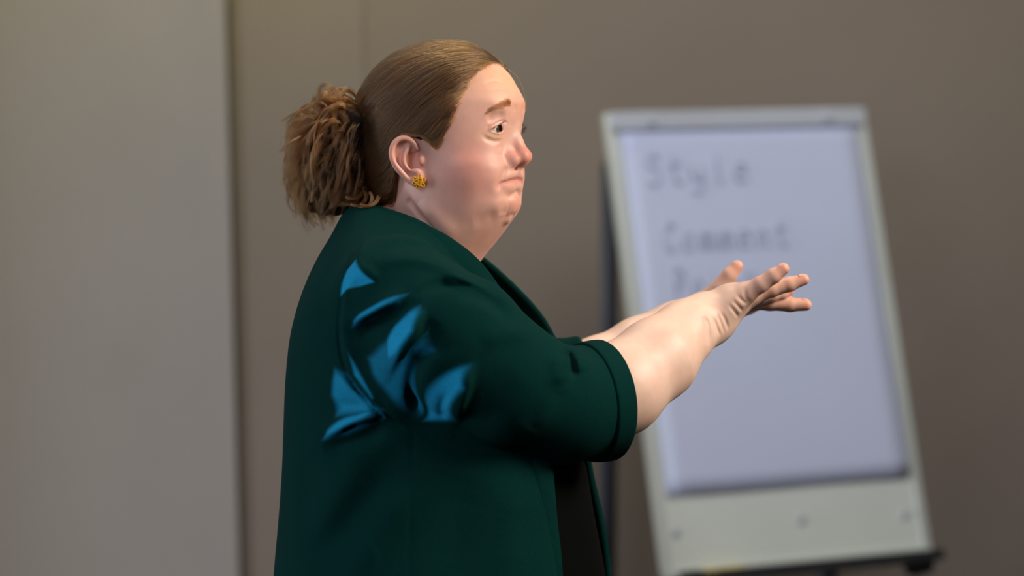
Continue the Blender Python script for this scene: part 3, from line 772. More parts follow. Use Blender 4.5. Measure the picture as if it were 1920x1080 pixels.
# ------------------------------------------------------------------ hair: combed-back cap, strands over it, tied curls, ear studs
HL_Z = [-.075, -.066, -.057, -.040, -.020, -.004, .010, .015, .019, .025, .050, .073, .090, .100, .110, .120, .135]
HL_X = [-.090, -.080, -.050, -.036, -.030, -.026, -.024, .010, .028, .034, .048, .056, .059, .063, .069, .076, .082]
def hairline(P): return P[:, 0] - np.interp(P[:, 2], HL_Z, HL_X).astype(F32)       # < 0 inside the hair
def scalp(P):
    d = skull(P); d = smin(d, ell(P, (-.048, 0, -.010), (.058, .066, .062)), .02)   # nape
    return d
def cap(P):
    hl = hairline(P); th = .0020 + np.clip(-hl, 0, .035) / .035 * .0050
    d = scalp(P) - th
    a = np.arctan2(P[:, 2] - .0, np.abs(P[:, 1]) + .002); d = d + .0007 * np.sin(a * 46 + P[:, 0] * 90) * np.clip(-hl / .02, 0, 1)
    d = smax(d, hl + .002, .004)
    return smax(d, -scalp(P) - .006, .002)
Vh, Qh = polygonise(cap, (-.135, -.10, -.095), (.10, .10, .160), .0034, 0, 2)
hair = mesh_obj('hair', S2W(H2S(Vh)), Qh, M_cap, person); hair['label'] = 'auburn hair combed back from the forehead'
HCEN = np.array([-.012, 0, .040]); TIE = np.array([-.112, .000, .006])
def to_scalp(D, off):
    r = np.full(len(D), .095)
    for _ in range(7): r = r - (feval(scalp, HCEN + D * r[:, None]) - off) * .95
    return HCEN + D * r[:, None]
def comb(n, m, spread, lift, seed, roots=None, jit=.0012):
    g = np.random.default_rng(seed); S = []
    if roots is None:
        D = g.normal(0, 1, (n * 6, 3)); D /= np.linalg.norm(D, axis=1)[:, None]
        P = to_scalp(D, .003); k = (hairline(P.astype(F32)) < .002) & (P[:, 2] > -.068); D = D[k][:n]; n = len(D)
    else: D = roots - HCEN; D /= np.linalg.norm(D, axis=1)[:, None]; n = len(D)
    side = np.sign(D[:, 1]) * np.minimum(1, np.abs(D[:, 1]) * 4)
    lock = np.round(np.arctan2(D[:, 2] + .15, np.abs(D[:, 1]) + .05) * 16 + side * 3)            # neighbouring strands share a lock
    lr = np.random.default_rng(5).normal(0, 1, 400)
    E_ = np.stack([np.full(n, -.090), side * spread * .5 + g.normal(0, .006, n), -.070 + g.normal(0, .012, n) + np.clip(D[:, 2], -1, 1) * .014], 1); E_ /= np.linalg.norm(E_, axis=1)[:, None]
    om = np.arccos(np.clip((D * E_).sum(1), -.999, .999)); ts = np.linspace(0, 1, m); A = []
    ph = g.random(n) * 6.28
    # sag: strands swing up and over before they drop to the tie
    tan = np.array([0, 0, 1.0])[None] - D * D[:, 2:3]
    for t in ts:
        d = (np.sin((1 - t) * om) / np.sin(om))[:, None] * D + (np.sin(t * om) / np.sin(om))[:, None] * E_
        d = d + np.array([0, 0, 1.0]) * (om * np.sin(np.pi * t) * (.16 * np.clip(D[:, 2] * 1.6 - .55, 0, 1) - .13 * np.clip(1.0 - D[:, 2] * 1.7, 0, 1) * np.clip(D[:, 0] + .4, 0, 1)))[:, None]
        d = d + np.stack([np.zeros(n), np.zeros(n), 0.030 * np.sin(t * 7 + lr[(lock.astype(int)) % 400] * 3)], 1) * np.sin(np.pi * t)
        d /= np.linalg.norm(d, axis=1)[:, None]
        edge = np.clip(t * 9, 0, 1)
        off = .0030 + .0055 * edge + lift * g.random(n) * edge + .0017 * lr[(lock.astype(int) * 7) % 400] * edge + jit * .3 * np.sin(t * 11 + ph)
        if t == 0: off = off * 0 + .0015
        p = to_scalp(d, off); zm = np.interp(p[:, 0], [-.042, -.030, -.018, .008, .026], [-.10, .004, .0285, .0270, .008]); low = p[:, 2] < zm    # hair passes over the ear, not through it
        if low.any() and t > 0: d2 = p[low].copy(); d2[:, 2] = zm[low]; d2 = d2 - HCEN; d2 /= np.linalg.norm(d2, axis=1)[:, None]; p[low] = to_scalp(d2, off[low])
        A.append(p)
    comb.tint = np.clip(.42 + .26 * lr[(lock.astype(int) * 3) % 400] + .12 * g.normal(0, 1, n), 0, 1)
    return np.stack(A, 1)
A = comb(6000, 12, .05, .0022, 11)
hair_obj('hair_strands', [S2W(H2S(a)) for a in A], .00026, M_hair, hair, taper=False, tint=comb.tint)
# rows planted right on the hairline so the edge is made of hairs
g = np.random.default_rng(3); R_ = []
def bisect(lo, hi, make):
    lo = np.full(len(hi), lo); 
    for _ in range(16):
        m = (lo + hi) / 2; i_ = feval(scalp, make(m)) < .0015; lo = np.where(i_, m, lo); hi = np.where(i_, hi, m)
    return lo
z = g.uniform(.012, .122, 4200); x = np.interp(z, HL_Z, HL_X) - g.random(4200) ** 1.5 * .014 + g.normal(0, .0012, 4200); sd = np.where(g.random(4200) < .65, -1, 1)
y = bisect(0.0, np.full(4200, .09), lambda m: np.stack([x, m, z], 1)); R1 = np.stack([x, sd * y, z], 1)
y = g.uniform(-.052, .052, 2200); z = .1195 + g.random(2200) ** 1.5 * .010 - (y / .06) ** 2 * .022
x = bisect(.03, np.full(2200, .11), lambda m: np.stack([m, y, z], 1)); R_ = np.vstack([R1, np.stack([x, y, z], 1)])
A = comb(0, 14, .05, .0016, 12, R_)
hair_obj('hairline_strands', [S2W(H2S(a)) for a in A], .00022, M_hair, hair, taper=False, tint=comb.tint)
W_ = np.array(R_)[g.permutation(len(R_))[:1500]]; W_ = W_ + np.stack([g.uniform(.001, .007, len(W_)), np.zeros(len(W_)), np.zeros(len(W_))], 1)
A = comb(0, 14, .05, .0010, 14, W_)[:, :9]
hair_obj('wispy_hairs', [S2W(H2S(a)) for a in A], .00011, M_wisp, hair)
# loose fly-aways over the crown and by the ear
A = comb(130, 14, .05, .003, 21); g = np.random.default_rng(9)
for a in A:
    k = g.uniform(.15, .8); t = np.linspace(0, 1, len(a)); v = a - HCEN; v /= np.linalg.norm(v, axis=1)[:, None]; a += v * (g.uniform(.001, .006) * np.exp(-((t - k) / .22) ** 2))[:, None]
hair_obj('loose_hairs', [S2W(H2S(a)) for a in A], .00013, M_tail, hair)

# tied tail: a tumble of curls hanging behind the head (S frame)
T0 = pt(678, 290, .005)
def tail_core(P):
    d = ell(P, pt(634, 262, .005), (.036, .046, .050)); d = smin(d, ell(P, pt(612, 318, .005), (.040, .044, .050)), .03)
    d = smin(d, ell(P, pt(664, 300, .0), (.026, .045, .065)), .02); d = smin(d, ell(P, pt(610, 358, .0), (.022, .03, .028)), .02)
    return d + .0035 * np.sin(P[:, 0] * 160 + np.sin(P[:, 2] * 90) * 2) * np.sin(P[:, 2] * 70 + P[:, 1] * 110)
Vt, Qt = polygonise(tail_core, pt(540, 420, -.08), pt(720, 180, .09), .004, 0, 2)
tail = mesh_obj('ponytail', S2W(Vt), Qt, M_core, person); tail['label'] = 'messy curled ponytail'
V_, F_ = tube(catmull([T0 + np.array([-.002 + .004 * math.cos(a), .030 * math.cos(a), .034 * math.sin(a)]) for a in np.linspace(0, 2 * math.pi, 13)], 3), .0045, 8, False)
pydata('hair_tie', S2W(V_), F_, M_dark, tail)
g = np.random.default_rng(17); TS = []; TT = []
def lock_path(root, v0, L, grav, curl, turns, ph, m=26):
    t = np.linspace(0, 1, m); base = root + v0 * (L * (t - .32 * t ** 2))[:, None] + np.array([0, 0, -1.0]) * (grav * L * t ** 2.0)[:, None]
    T = np.gradient(base, axis=0); T /= np.linalg.norm(T, axis=1)[:, None]
    n1 = np.cross(T, [0.3, 1, .2]); n1 /= np.linalg.norm(n1, axis=1)[:, None]; n2 = np.cross(T, n1)
    a = ph + turns * 2 * np.pi * t ** 1.15; r = curl * np.clip(t * 2.2, 0, 1)
    return base + n1 * (r * np.cos(a))[:, None] + n2 * (r * np.sin(a))[:, None], n1, n2
TCEN = pt(617, 294, .004); TRAD = np.array([.050, .056, .072])
def bez(a, b, c, d, t): t = t[:, None]; return (1 - t) ** 3 * a + 3 * (1 - t) ** 2 * t * b + 3 * (1 - t) * t * t * c + t ** 3 * d
def tail_lock(g, m=32, size=1.0):
    t = np.linspace(0, 1, m)
    az = g.uniform(-2.35, 2.0); el_ = g.uniform(-1.35, .55)
    e = np.array([-math.cos(el_) * math.cos(az), math.cos(el_) * math.sin(az), math.sin(el_)])       # where the lock ends on the outline
    az2 = az * g.uniform(.3, 1.0); el2 = min(el_ + g.uniform(.7, 1.5), 1.35)
    u = np.array([-math.cos(el2) * math.cos(az2), math.cos(el2) * math.sin(az2), math.sin(el2)])
    root = T0 + np.array([g.normal(-.004, .004), g.normal(0, .016), g.normal(.004, .020)]); k = size * g.uniform(.86, 1.08)
    end = TCEN + e * TRAD * k * g.uniform(.95, 1.12) + np.array([0, 0, -.010 * g.random()])
    c1 = root + np.array([-.02, math.sin(az2) * .03, .030 + .03 * math.sin(el2)]) * g.uniform(.7, 1.2); c2 = TCEN + u * TRAD * k * 1.22
    base = bez(root, c1, c2, end, t); T = np.gradient(base, axis=0); T /= np.linalg.norm(T, axis=1)[:, None]
    n1 = np.cross(T, [0.3, 1, .2]); n1 /= np.linalg.norm(n1, axis=1)[:, None]; n2 = np.cross(T, n1)
    curl = g.uniform(.0040, .0110); a = g.random() * 6.28 + g.uniform(.8, 2.3) * 2 * np.pi * t ** 1.2; r = curl * np.clip(t * 2, 0, 1)
    return base + n1 * (r * np.cos(a))[:, None] + n2 * (r * np.sin(a))[:, None], n1, n2
def drape_lock(g, m=32):
    t = np.linspace(0, 1, m); root = T0 + np.array([g.uniform(-.012, .006), g.uniform(-.030, .0), g.uniform(-.005, .035)])
    end = pt(654 + g.normal(0, 20), 366 + g.normal(0, 20), g.uniform(-.050, -.010)); c1 = root + np.array([-.012, -.030, .014]) * g.uniform(.6, 1.3); c2 = (root + end) / 2 + np.array([-.012, -.028, -.004]) * g.uniform(.5, 1.2)
    base = bez(root, c1, c2, end, t); T = np.gradient(base, axis=0); T /= np.linalg.norm(T, axis=1)[:, None]
    n1 = np.cross(T, [1, .2, .1]); n1 /= np.linalg.norm(n1, axis=1)[:, None]; n2 = np.cross(T, n1); a = g.random() * 6.28 + g.uniform(.6, 1.8) * 2 * np.pi * t; r = g.uniform(.002, .006) * np.clip(t * 2, 0, 1)
    return base + n1 * (r * np.cos(a))[:, None] + n2 * (r * np.sin(a))[:, None], n1, n2
for k in range(490):
    c, n1, n2 = tail_lock(g) if k < 400 else drape_lock(g); w = g.uniform(.0006, .0031); t = np.linspace(0, 1, len(c))
    tnt = g.beta(1.1, 2.2)
    fl = g.normal(0, 1, 3) * (.004, .006, .006) + np.array([-.004, 0, 0]); c = c + fl * (np.clip(t - .7, 0, 1) / .3)[:, None] ** 1.5
    for q in range(30):
        TT.append(tnt)
        o1, o2 = g.normal(0, 1, 2) * w; fr = abs(g.normal(0, .5))
        sp = np.clip(t * 4, .25, 1) * (1 - .5 * t) + fr * .5 * t ** 3
        wv = .0006 * np.sin(t[:, None] * g.uniform(8, 22) + g.random(3) * 6.28) * t[:, None]
        TS.append(c + n1 * (o1 * sp)[:, None] + n2 * (o2 * sp)[:, None] + wv)
# frizz at the outline
for k in range(240):
    c, n1, n2 = tail_lock(g, size=g.uniform(1.0, 1.16)); TS.append(c); TT.append(g.random())
hair_obj('curls', [S2W(a) for a in TS], .00015, M_tail, tail, tint=TT)
# small curl at the nape
NS = []
for lk in range(7):
    r0 = pt(700 - lk * 7 + g.normal(0, 3), 362 + g.normal(0, 8), -.060 + .006 * lk); tt = np.linspace(0, 1, 18); ph = g.normal(0, .6); am = g.uniform(.004, .007)
    for k in range(45):
        NS.append(r0 + np.stack([-.014 * tt + am * np.sin(tt * 5.5 + ph), -.010 * np.sin(tt * 3), -.016 * tt + am * .8 * np.cos(tt * 6 + ph)], 1) + g.normal(0, .0011, 3) * (1 - .5 * tt)[:, None])
hair_obj('nape_curl', [S2W(a) for a in NS], .0002, M_tail, hair)
# ear studs: clusters of little five-petalled yellow flowers
def flower_bm(r):
    bm = bmesh.new()                                        # a leaf-shaped loop with a bead at its foot
    th = np.linspace(0, 2 * math.pi, 15)[:-1]; L = [(r * (.15 + .85 * math.cos(a)), r * .62 * math.sin(a) * (1 - .35 * math.cos(a)), r * .25 * math.cos(a)) for a in th]
    n, m = len(L), 6; vs = []
    for i, p_ in enumerate(L):
        t = Vector(L[(i + 1) % n]) - Vector(L[i - 1]); t.normalize(); n1 = t.cross(Vector((0, 0, 1))).normalized(); n2 = t.cross(n1)
        vs.append([bm.verts.new(Vector(p_) + (n1 * math.cos(2 * math.pi * k / m) + n2 * math.sin(2 * math.pi * k / m)) * r * .27) for k in range(m)])
    for i in range(n):
        for k in range(m): bm.faces.new((vs[i][k], vs[i][(k + 1) % m], vs[(i + 1) % n][(k + 1) % m], vs[(i + 1) % n][k]))
    bmesh.ops.recalc_face_normals(bm, faces=bm.faces)
    return bm
for s in (-1, 1):
    cS = H2S(E(528, 612, .0085) * (1, -s, 1)); nS = HR @ (ER[:, 2] * (1, -s, 1)); nW = MS @ nS; cW = S2W(cS)
    q = Vector(nW).to_track_quat('Z', 'Y').to_matrix().to_4x4()
    st = bm_obj('earring', (lambda bm: (bmesh.ops.create_uvsphere(bm, u_segments=16, v_segments=10, radius=1, matrix=Matrix.Translation(Vector(cW)) @ q @ Matrix.Diagonal((.0062, .0062, .0028, 1))), bm)[1])(bmesh.new()), M_yellow, person, smooth=True)
    st['label'] = 'yellow flower cluster ear stud'
    for i_, (a, rr) in enumerate([(k * 120 + 50, .0022) for k in range(3)] + [(k * 60 + 20, .0056) for k in range(6)]):
        bm = flower_bm(.0031); a = math.radians(a); L = Matrix.Translation(Vector(cW)) @ q @ Matrix.Translation((rr * math.cos(a), rr * math.sin(a), .0034 - rr * .25)) @ Matrix.Rotation(rr * 90, 4, Vector((-math.sin(a), math.cos(a), 0))) @ Matrix.Rotation(a, 4, 'Z')
        bmesh.ops.transform(bm, matrix=L, verts=bm.verts); bm_obj('petal', bm, M_yellow, st, smooth=True)
# ------------------------------------------------------------------ clothes
def zx(py, xb, xf, W, xw=None): 
    a, b = pt(xb, py)[0], pt(xf, py)[0]; return (pt(0, py)[2], b, a, (a + b) / 2 if xw is None else pt(xw, py)[0], W)
TORSO = [zx(385, 655, 745, .050), zx(405, 642, 790, .085), zx(440, 624, 838, .135), zx(490, 596, 885, .190), zx(550, 570, 942, .222), zx(620, 550, 1005, .228), zx(700, 540, 1050, .228),
         zx(780, 536, 1082, .230), zx(870, 533, 1112, .236), zx(960, 527, 1128, .244), zx(1080, 517, 1150, .265), zx(1250, 508, 1160, .275), zx(1460, 500, 1165, .285), zx(1640, 495, 1165, .290)]
def torso(P): return loft(P, TORSO, 2.3, 2.3)
SL_N = pts([(748, 574, -.162), (850, 645, -.202), (955, 722, -.198), (1050, 760, -.160), (1126, 751, -.112), (1150, 749, -.098)]); SL_NR = [.085, .081, .0700, .0650, .0650, .0650]
SL_F = pts([(790, 590, .150), (880, 665, .190), (970, 730, .190), (1040, 742, .165), (1120, 705, .145)]); SL_FR = [.080, .078, .072, .064, .056]
CUT_N = (pts([(1134, 750, -.107)])[0], np.array([.875, .47, .10])); CUT_N = (CUT_N[0], CUT_N[1] / np.linalg.norm(CUT_N[1]))
CUT_F = (pts([(1100, 712, .150)])[0], np.array([.96, .10, .20])); CUT_F = (CUT_F[0], CUT_F[1] / np.linalg.norm(CUT_F[1]))
BJ = []
def fold(L, w, d, y=-.06, ends=True, w2=None): BJ.append(Brush(pts([(a, b, -.2) for a, b in L]), w, d, flat=True, ymax=y, ends=ends, w2=w2))
# armhole seam: the sleeve side stands a little proud of it
SEAM = [(664, 480), (650, 525), (641, 580), (639, 635), (649, 685), (670, 722), (702, 760), (735, 785)]
fold(SEAM, .0022, .0040, ends=False); fold([(a + 5, b - 1) for a, b in SEAM], .0022, -.0055, ends=False, w2=.016)
# ridges (sharp on one side) and hollows of the sleeve head and upper arm; w2 is the width on the left of the line's direction
fold([(660, 609), (705, 584), (772, 550)], .0042, -.0110, w2=.0140); fold([(672, 628), (722, 610), (780, 578)], .0090, .0080)
fold([(797, 570), (784, 615), (754, 657), (728, 705)], .0170, -.0110, w2=.0050); fold([(822, 598), (812, 622), (835, 642)], .010, .006)
fold([(850, 645), (800, 662), (777, 708), (784, 756), (802, 786)], .0085, .0100); fold([(889, 680), (876, 735), (856, 790)], .0180, -.0100, w2=.0045)
fold([(842, 728), (830, 760), (838, 785)], .0045, .0035); fold([(700, 660), (725, 720), (775, 782)], .013, -.006)
fold([(655, 545), (690, 532), (712, 532)], .007, .0035); fold([(668, 492), (700, 512), (708, 530)], .012, -.003, w2=.005)
# drag lines from the collar over the shoulder
fold([(690, 478), (760, 462), (835, 478), (905, 530), (960, 590)], .0075, 0.0057); fold([(700, 498), (770, 484), (840, 502), (900, 545)], .009, -0.0047)
fold([(790, 548), (850, 532), (910, 552), (965, 598)], .0065, 0.0068); fold([(830, 520), (890, 530), (950, 575)], .007, -0.0054)
fold([(860, 556), (905, 562), (960, 604)], .0050, 0.0047); fold([(900, 640), (950, 622), (1010, 628)], .012, -0.0041)
# elbow crook and forearm creases
fold([(1058, 652), (1070, 680), (1073, 712)], .0055, .0085); fold([(1040, 648), (1046, 690), (1052, 720)], .010, -.005); fold([(1085, 662), (1088, 700)], .008, -.004)
fold([(1062, 722), (1020, 760), (985, 800)], .012, .0035); fold([(980, 700), (930, 745), (905, 800)], .020, .0025); fold([(1040, 730), (1000, 800)], .010, -.003)
# below the armpit
fold([(722, 778), (678, 742), (626, 694)], .0045, -.0090, w2=.014); fold([(724, 778), (668, 788), (606, 822)], .0130, -.0110, w2=.0045)
fold([(700, 760), (660, 762), (620, 758)], .008, .004); fold([(730, 800), (690, 818), (640, 838), (600, 850)], .010, .0085)
fold([(770, 830), (700, 920), (620, 1030), (590, 1090)], .024, .0075); fold([(690, 850), (640, 930), (590, 1000)], .020, -.005); fold([(780, 900), (720, 980), (660, 1080)], .018, -.005)
fold([(580, 850), (575, 930), (566, 1000)], .016, .0035); fold([(776, 810), (774, 900), (772, 1000), (770, 1120)], .0022, .0010, ends=False)
fold([(690, 1000), (706, 1040), (705, 1090)], .005, -.0015); fold([(880, 880), (860, 980), (850, 1100)], .025, .004); fold([(980, 890), (960, 990), (955, 1100)], .022, -.004)
# open front: hollow between the two front edges
EDGE_N = pts([(880, 492, -.075), (925, 548, -.115), (968, 612, -.150), (1000, 720, -.165), (1020, 860, -.165), (1034, 980, -.165), (1046, 1080, -.165), (1052, 1300, -.165), (1055, 1640, -.165)])
def front_gap(P):
    z = P[:, 2]; zz = EDGE_N[::-1, 2]; xe = np.interp(z, zz, EDGE_N[::-1, 0]).astype(F32)
    yn = np.interp(z, [-.8, -.18, -.05, 0.03, .10], [-.205, -.200, -.150, -.085, -.04]).astype(F32); yf = np.interp(z, [-.8, -.05, 0.03, .10], [.135, .135, .10, .05]).astype(F32)
    return np.maximum(np.maximum(xe - P[:, 0], yn - P[:, 1]), P[:, 1] - yf)
def jacket(P):
    d = smax(torso(P), -front_gap(P), .010)
    sn = chain(P, SL_N, SL_NR, .022); sf = chain(P, SL_F, SL_FR, .022)
    sn = smax(sn, (P - CUT_N[0].astype(F32)) @ CUT_N[1].astype(F32), .004)
    sf = smax(sf, (P - CUT_F[0].astype(F32)) @ CUT_F[1].astype(F32), .004)
    d = smin(d, sn, .009); d = smin(d, sf, .012)
    bounds(P)
    for b in BJ: d = b(P, d)
    # the neck hole and the arm holes
    q = S2H(P); neck = np.minimum(cone(q, (-.028, 0, .02), (-.054, .004, -.150), .075, .0870), ell(q, (.01, 0, -.11), (.075, .066, .075)))
    d = smax(d, -neck, .006)
    ax = CUT_N[1].astype(F32); hole = np.maximum(chain(P, N_FORE[:3], [r - .002 for r in N_FORER[:3]], .02), -((P - CUT_N[0].astype(F32)) @ ax) - .03)
    d = smax(d, -hole, .003)
    ax = CUT_F[1].astype(F32); hole = np.maximum(chain(P, F_FORE[:3], [r + .006 for r in F_FORER[:3]], .02), -((P - CUT_F[0].astype(F32)) @ ax) - .03)
    return smax(d, -hole, .003)
Vj, Qj = polygonise(jacket, (-.36, -.36, -.72), (.20, .36, .13), .0044, 1, 2)
jk = mesh_obj('jacket', S2W(Vj), Qj, M_jacket, person); jk['label'] = 'dark green open-front jacket with wide cuffs'
def on_jacket(px, py):
    ys = np.linspace(-.36, .05, 420); P = np.array([pt(px, py, y) for y in ys]).astype(F32); CH[0], CH[1] = np.full(3, -99.0), np.full(3, 99.0); d = jacket(P)
    return P[int(np.argmax(d < 0))].astype(float)
def seam_line(L, r):
    L = catmull([(a, b_, 0) for a, b_ in L], 5); S3 = np.array([on_jacket(a, b_) for a, b_, _ in L]); S3[:, 1] = np.convolve(np.pad(S3[:, 1], 2, 'edge'), np.ones(5) / 5, 'valid')
    V_, F_ = tube(S3, r, 8); pydata('seam', S2W(V_), F_, M_jacket, jk)
seam_line(SEAM[:7], .0015)
# cuff bands: turned-up ends of the sleeves
def cuff(cen, ax, SL, SR, width, extra, hole, tilt=0):
    ax = ax.astype(F32); c = cen.astype(F32)
    def f(P):
        s = (P - c) @ ax; d = chain(P, SL, [r + extra for r in SR], .022)
        d = smax(d, s - .0015, .004); d = smax(d, -s - width, .004)
        h = chain(P, hole[0][:4], [r - .003 for r in hole[1][:4]], .02)
        return smax(d, -h, .003)
    return f
fc = cuff(CUT_N[0], CUT_N[1], SL_N, SL_NR, .030, .0032, (N_FORE, N_FORER)); Vc, Qc = polygonise(fc, CUT_N[0] - .12, CUT_N[0] + .12, .0036, 1, 3)
mesh_obj('cuff', S2W(Vc), Qc, M_jacket, jk)
fc = cuff(CUT_F[0], CUT_F[1], SL_F, SL_FR, .030, .0032, (F_FORE, F_FORER)); Vc, Qc = polygonise(fc, CUT_F[0] - .11, CUT_F[0] + .11, .0045, 0, 2)
mesh_obj('cuff', S2W(Vc), Qc, M_jacket, jk)
# collar and lapels: a soft folded band from the nape down both front edges
def band(L, hw, th, nrm_to):
    L = catmull(L, 5); n = len(L); T = np.gradient(L, axis=0); T /= np.linalg.norm(T, axis=1)[:, None]
    hw = np.interp(np.linspace(0, 1, n), np.linspace(0, 1, len(hw)), hw)
    O = L - nrm_to; O -= T * (O * T).sum(1)[:, None]; O[:, 2] *= .4; O /= np.linalg.norm(O, axis=1)[:, None]; B = np.cross(T, O)
    V, Fc, m = [], [], 16
    for i in range(n):
        for k in range(m):
            a = 2 * math.pi * k / m; ca, sa = math.cos(a), math.sin(a)
            V.append(L[i] + B[i] * hw[i] * math.copysign(abs(ca) ** .8, ca) + O[i] * th * math.copysign(abs(sa) ** .8, sa))
    for i in range(n - 1):
        for k in range(m): k2 = (k + 1) % m; Fc.append((i * m + k, i * m + k2, (i + 1) * m + k2, (i + 1) * m + k))
    Fc += [tuple(range(m))[::-1], tuple((n - 1) * m + k for k in range(m))]
    return V, Fc
LAP_N = pts([(672, 412, .02), (690, 408, -.055), (745, 425, -.088), (815, 458, -.098), (872, 498, -.100), (918, 553, -.118), (962, 618, -.146), (994, 715, -.160), (1014, 860, -.186), (1026, 980, -.190), (1036, 1080, -.194), (1044, 1300, -.198), (1048, 1620, -.202)])
LAP_F = pts([(672, 412, .02), (715, 412, .10), (800, 450, .115), (880, 492, .105), (945, 545, .100), (1005, 605, .115), (1045, 680, .135), (1075, 780, .145), (1100, 900, .150), (1130, 1060, .150), (1138, 1300, .150), (1140, 1620, .150)])
for L in (LAP_N, LAP_F):
    V, Fc = band(L, [.016, .018, .020, .022, .022, .020, .018, .016, .014, .014, .014, .014], .0062, pt(800, 700, 0)); pydata('lapel', S2W(np.array(V)), Fc, M_jacket, jk)
# black top worn under the jacket
TOPT = [(r[0], r[1] - .010, r[2] + (.016 if k < 4 else .03), r[3], r[4] - (.012 if k < 4 else .035)) for k, r in enumerate(TORSO)]
def top(P):
    d = loft(P, TOPT, 2.2, 2.2); q = S2H(P); neck = np.minimum(cone(q, (-.030, 0, .02), (-.058, .004, -.150), .061, .0695), ell(q, (.01, 0, -.105), (.070, .062, .070)))
    return smax(d, -neck, .004)
Vt, Qt = polygonise(top, (-.34, -.30, -.62), (.20, .30, .12), .008, 0, 2); mesh_obj('black_top', S2W(Vt), Qt, M_top, person)
for s in (-1, 1):
    f = lambda P: np.maximum(smin(chain(P, legs_axis(s), [.125, .092, .070], .03), ell(P, hipS, (.19, .19, .16)), .05), P[:, 2] * 0 + (W2S(np.zeros(3))[2] + .055) - P[:, 2])
    if s == -1:
        def trousers(P):
            d = ell(P, hipS, (.19, .20, .16))
            for k in (-1, 1): d = smin(d, chain(P, legs_axis(k), [.115, .088, .070], .03), .03)
            return np.maximum(d, (W2S(np.array([0, 0, .05]))[2]) - P[:, 2])
        Vt, Qt = polygonise(trousers, (-.42, -.34, -1.42), (.25, .40, -.15), .012, 0, 2); mesh_obj('trousers', S2W(Vt), Qt, M_trouser, person)
    c0 = np.array([feet[0] - .02, feet[1] + s * .11, 0.0])
    def shoe(P):
        d = ell(P, c0 + (.01, 0, .045), (.075, .045, .05)); d = smin(d, ell(P, c0 + (.10, 0, .032), (.085, .047, .036)), .03)
        return smax(d, .004 - P[:, 2], .004)
    Vt, Qt = polygonise(shoe, c0 - (.10, .08, .02), c0 + (.22, .08, .12), .006, 0, 2); sh = mesh_obj('shoe', Vt, Qt, M_shoe, person)
    def sole(P): return smax(np.maximum(np.minimum(ell(P, c0 + (.01, 0, .0), (.080, .047, .2)), ell(P, c0 + (.10, 0, 0), (.090, .050, .2))), np.abs(P[:, 2] - .005) - .005), P[:, 2] - .010, .001)
    Vt, Qt = polygonise(sole, c0 - (.10, .08, .02), c0 + (.22, .08, .05), .004, 0, 1); Vt[:, 2] = np.maximum(Vt[:, 2], 0); mesh_obj('sole', Vt, Qt, M_dark, sh)

# ------------------------------------------------------------------ projector beam from the left; an added mask shapes its lit patches on the sleeve
PROJ = np.array([-1.55, -1.45, 0.22]); PAIM = pt(745, 650, -.22)
pd_ = bpy.data.lights.new('projector_beam', 'SPOT'); po = bpy.data.objects.new('projector_beam', pd_); COL.objects.link(po)
pW, aW = S2W(PROJ), S2W(PAIM); po.location = pW
pq = (Vector(aW) - Vector(pW)).to_track_quat('-Z', 'Y'); po.rotation_euler = pq.to_euler()
pd_.spot_size = math.radians(20); pd_.spot_blend = 0.05; pd_.shadow_soft_size = 0.0012; pd_.energy = 1700; pd_.color = (0.20, 0.44, 1.0)
pm = np.array((Matrix.Translation(Vector(pW)) @ pq.to_matrix().to_4x4()).inverted())
PATCH_MASK = [(1.0, .0025, [(668, 486), (704, 529), (672, 536), (641, 556), (640, 535), (650, 505)]),
         (1.0, .004, [(662, 614), (664, 600), (700, 574), (745, 553), (768, 550), (752, 568), (700, 597)]),
         (1.0, .007, [(788, 572), (794, 586), (780, 622), (748, 668), (728, 680), (724, 642), (742, 608)]),
         (0.45, .008, [(722, 640), (778, 640), (774, 715), (786, 782), (748, 762), (700, 705), (690, 670)]),
         (0.35, .008, [(802, 628), (818, 660), (785, 668), (772, 650)]),
         (1.0, .005, [(888, 680), (880, 732), (852, 785), (796, 789), (802, 768), (832, 742)]),
         (0.7, .008, [(628, 690), (650, 700), (716, 768), (700, 778), (630, 782), (622, 740)]),
         (1.0, .006, [(716, 768), (706, 783), (652, 813), (606, 825), (614, 806), (650, 780)]),
         (0.8, .003, [(652, 660), (660, 672), (702, 746), (697, 749), (664, 704)])]
pd_.use_nodes = True; nt = pd_.node_tree; nt.nodes.clear()
out = nt.nodes.new('ShaderNodeOutputLight'); em = nt.nodes.new('ShaderNodeEmission'); nt.links.new(em.outputs[0], out.inputs[0])
tc = nt.nodes.new('ShaderNodeTexCoord'); sx = nt.nodes.new('ShaderNodeSeparateXYZ'); nt.links.new(tc.outputs['Normal'], sx.inputs[0])
def mnode(op, a, b_):
    n = nt.nodes.new('ShaderNodeMath'); n.operation = op
    for i, v in enumerate((a, b_)):
        if isinstance(v, (int, float)): n.inputs[i].default_value = v
        else: nt.links.new(v, n.inputs[i])
    return n.outputs[0]
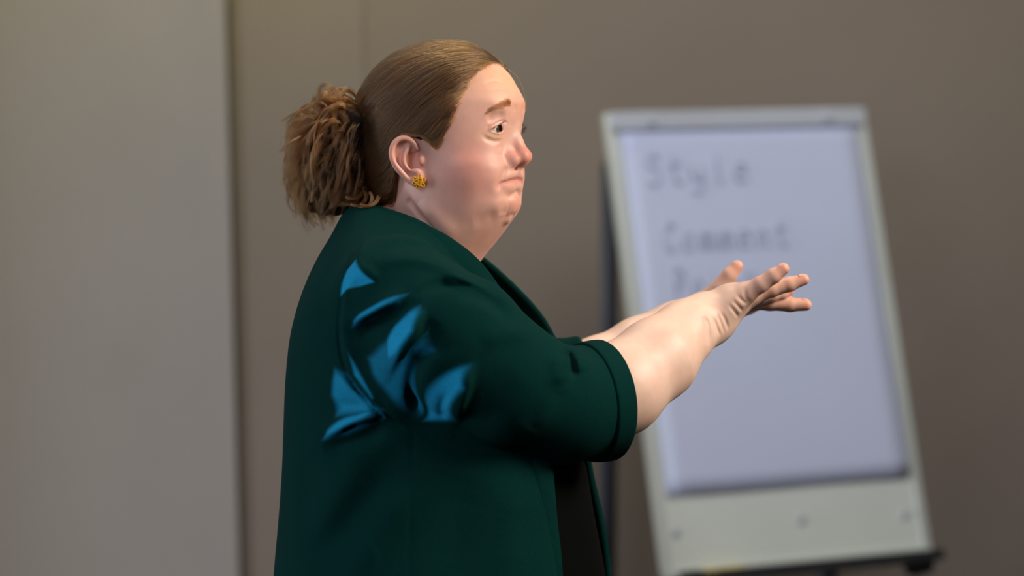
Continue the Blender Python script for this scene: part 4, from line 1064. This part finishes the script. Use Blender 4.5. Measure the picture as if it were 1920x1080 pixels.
cx_ = nt.nodes.new('ShaderNodeCombineXYZ'); nt.links.new(mnode('DIVIDE', sx.outputs[0], sx.outputs[2]), cx_.inputs[0]); nt.links.new(mnode('DIVIDE', sx.outputs[1], sx.outputs[2]), cx_.inputs[1]); cx_.inputs[2].default_value = 1.0
total = None
for strength, soft, poly in PATCH_MASK:
    W3 = S2W(np.array([on_jacket(*q) for q in poly])); L3 = np.hstack([W3, np.ones((len(W3), 1))]) @ pm.T; uv = L3[:, :2] / L3[:, 2:3]
    # hull edges of the mask shape
    cen = uv.mean(0); order = np.argsort(np.arctan2(*(uv - cen).T[::-1])); uv = uv[order]; inside = None
    hull = []
    for p_ in sorted(map(tuple, uv)):
        while len(hull) > 1 and np.cross(np.subtract(hull[-1], hull[-2]), np.subtract(p_, hull[-2])) <= 0: hull.pop()
        hull.append(p_)
    up_h = []
    for p_ in sorted(map(tuple, uv), reverse=True):
        while len(up_h) > 1 and np.cross(np.subtract(up_h[-1], up_h[-2]), np.subtract(p_, up_h[-2])) <= 0: up_h.pop()
        up_h.append(p_)
    hull = hull[:-1] + up_h[:-1]
    for i in range(len(hull)):
        a, b_ = np.array(hull[i]), np.array(hull[(i + 1) % len(hull)]); e = b_ - a; n_ = np.array([-e[1], e[0]]) / np.linalg.norm(e)
        dn = nt.nodes.new('ShaderNodeVectorMath'); dn.operation = 'DOT_PRODUCT'; nt.links.new(cx_.outputs[0], dn.inputs[0]); dn.inputs[1].default_value = (n_[0], n_[1], -n_ @ a)
        inside = dn.outputs['Value'] if inside is None else mnode('MINIMUM', inside, dn.outputs['Value'])
    mr = nt.nodes.new('ShaderNodeMapRange'); mr.interpolation_type = 'SMOOTHSTEP'; mr.inputs['From Min'].default_value = -soft * .25; mr.inputs['From Max'].default_value = soft * .6; mr.inputs['To Max'].default_value = strength
    nt.links.new(inside, mr.inputs['Value']); total = mr.outputs[0] if total is None else mnode('MAXIMUM', total, mr.outputs[0])
nt.links.new(total, em.inputs['Strength']); em.inputs['Color'].default_value = (1, 1, 1, 1)
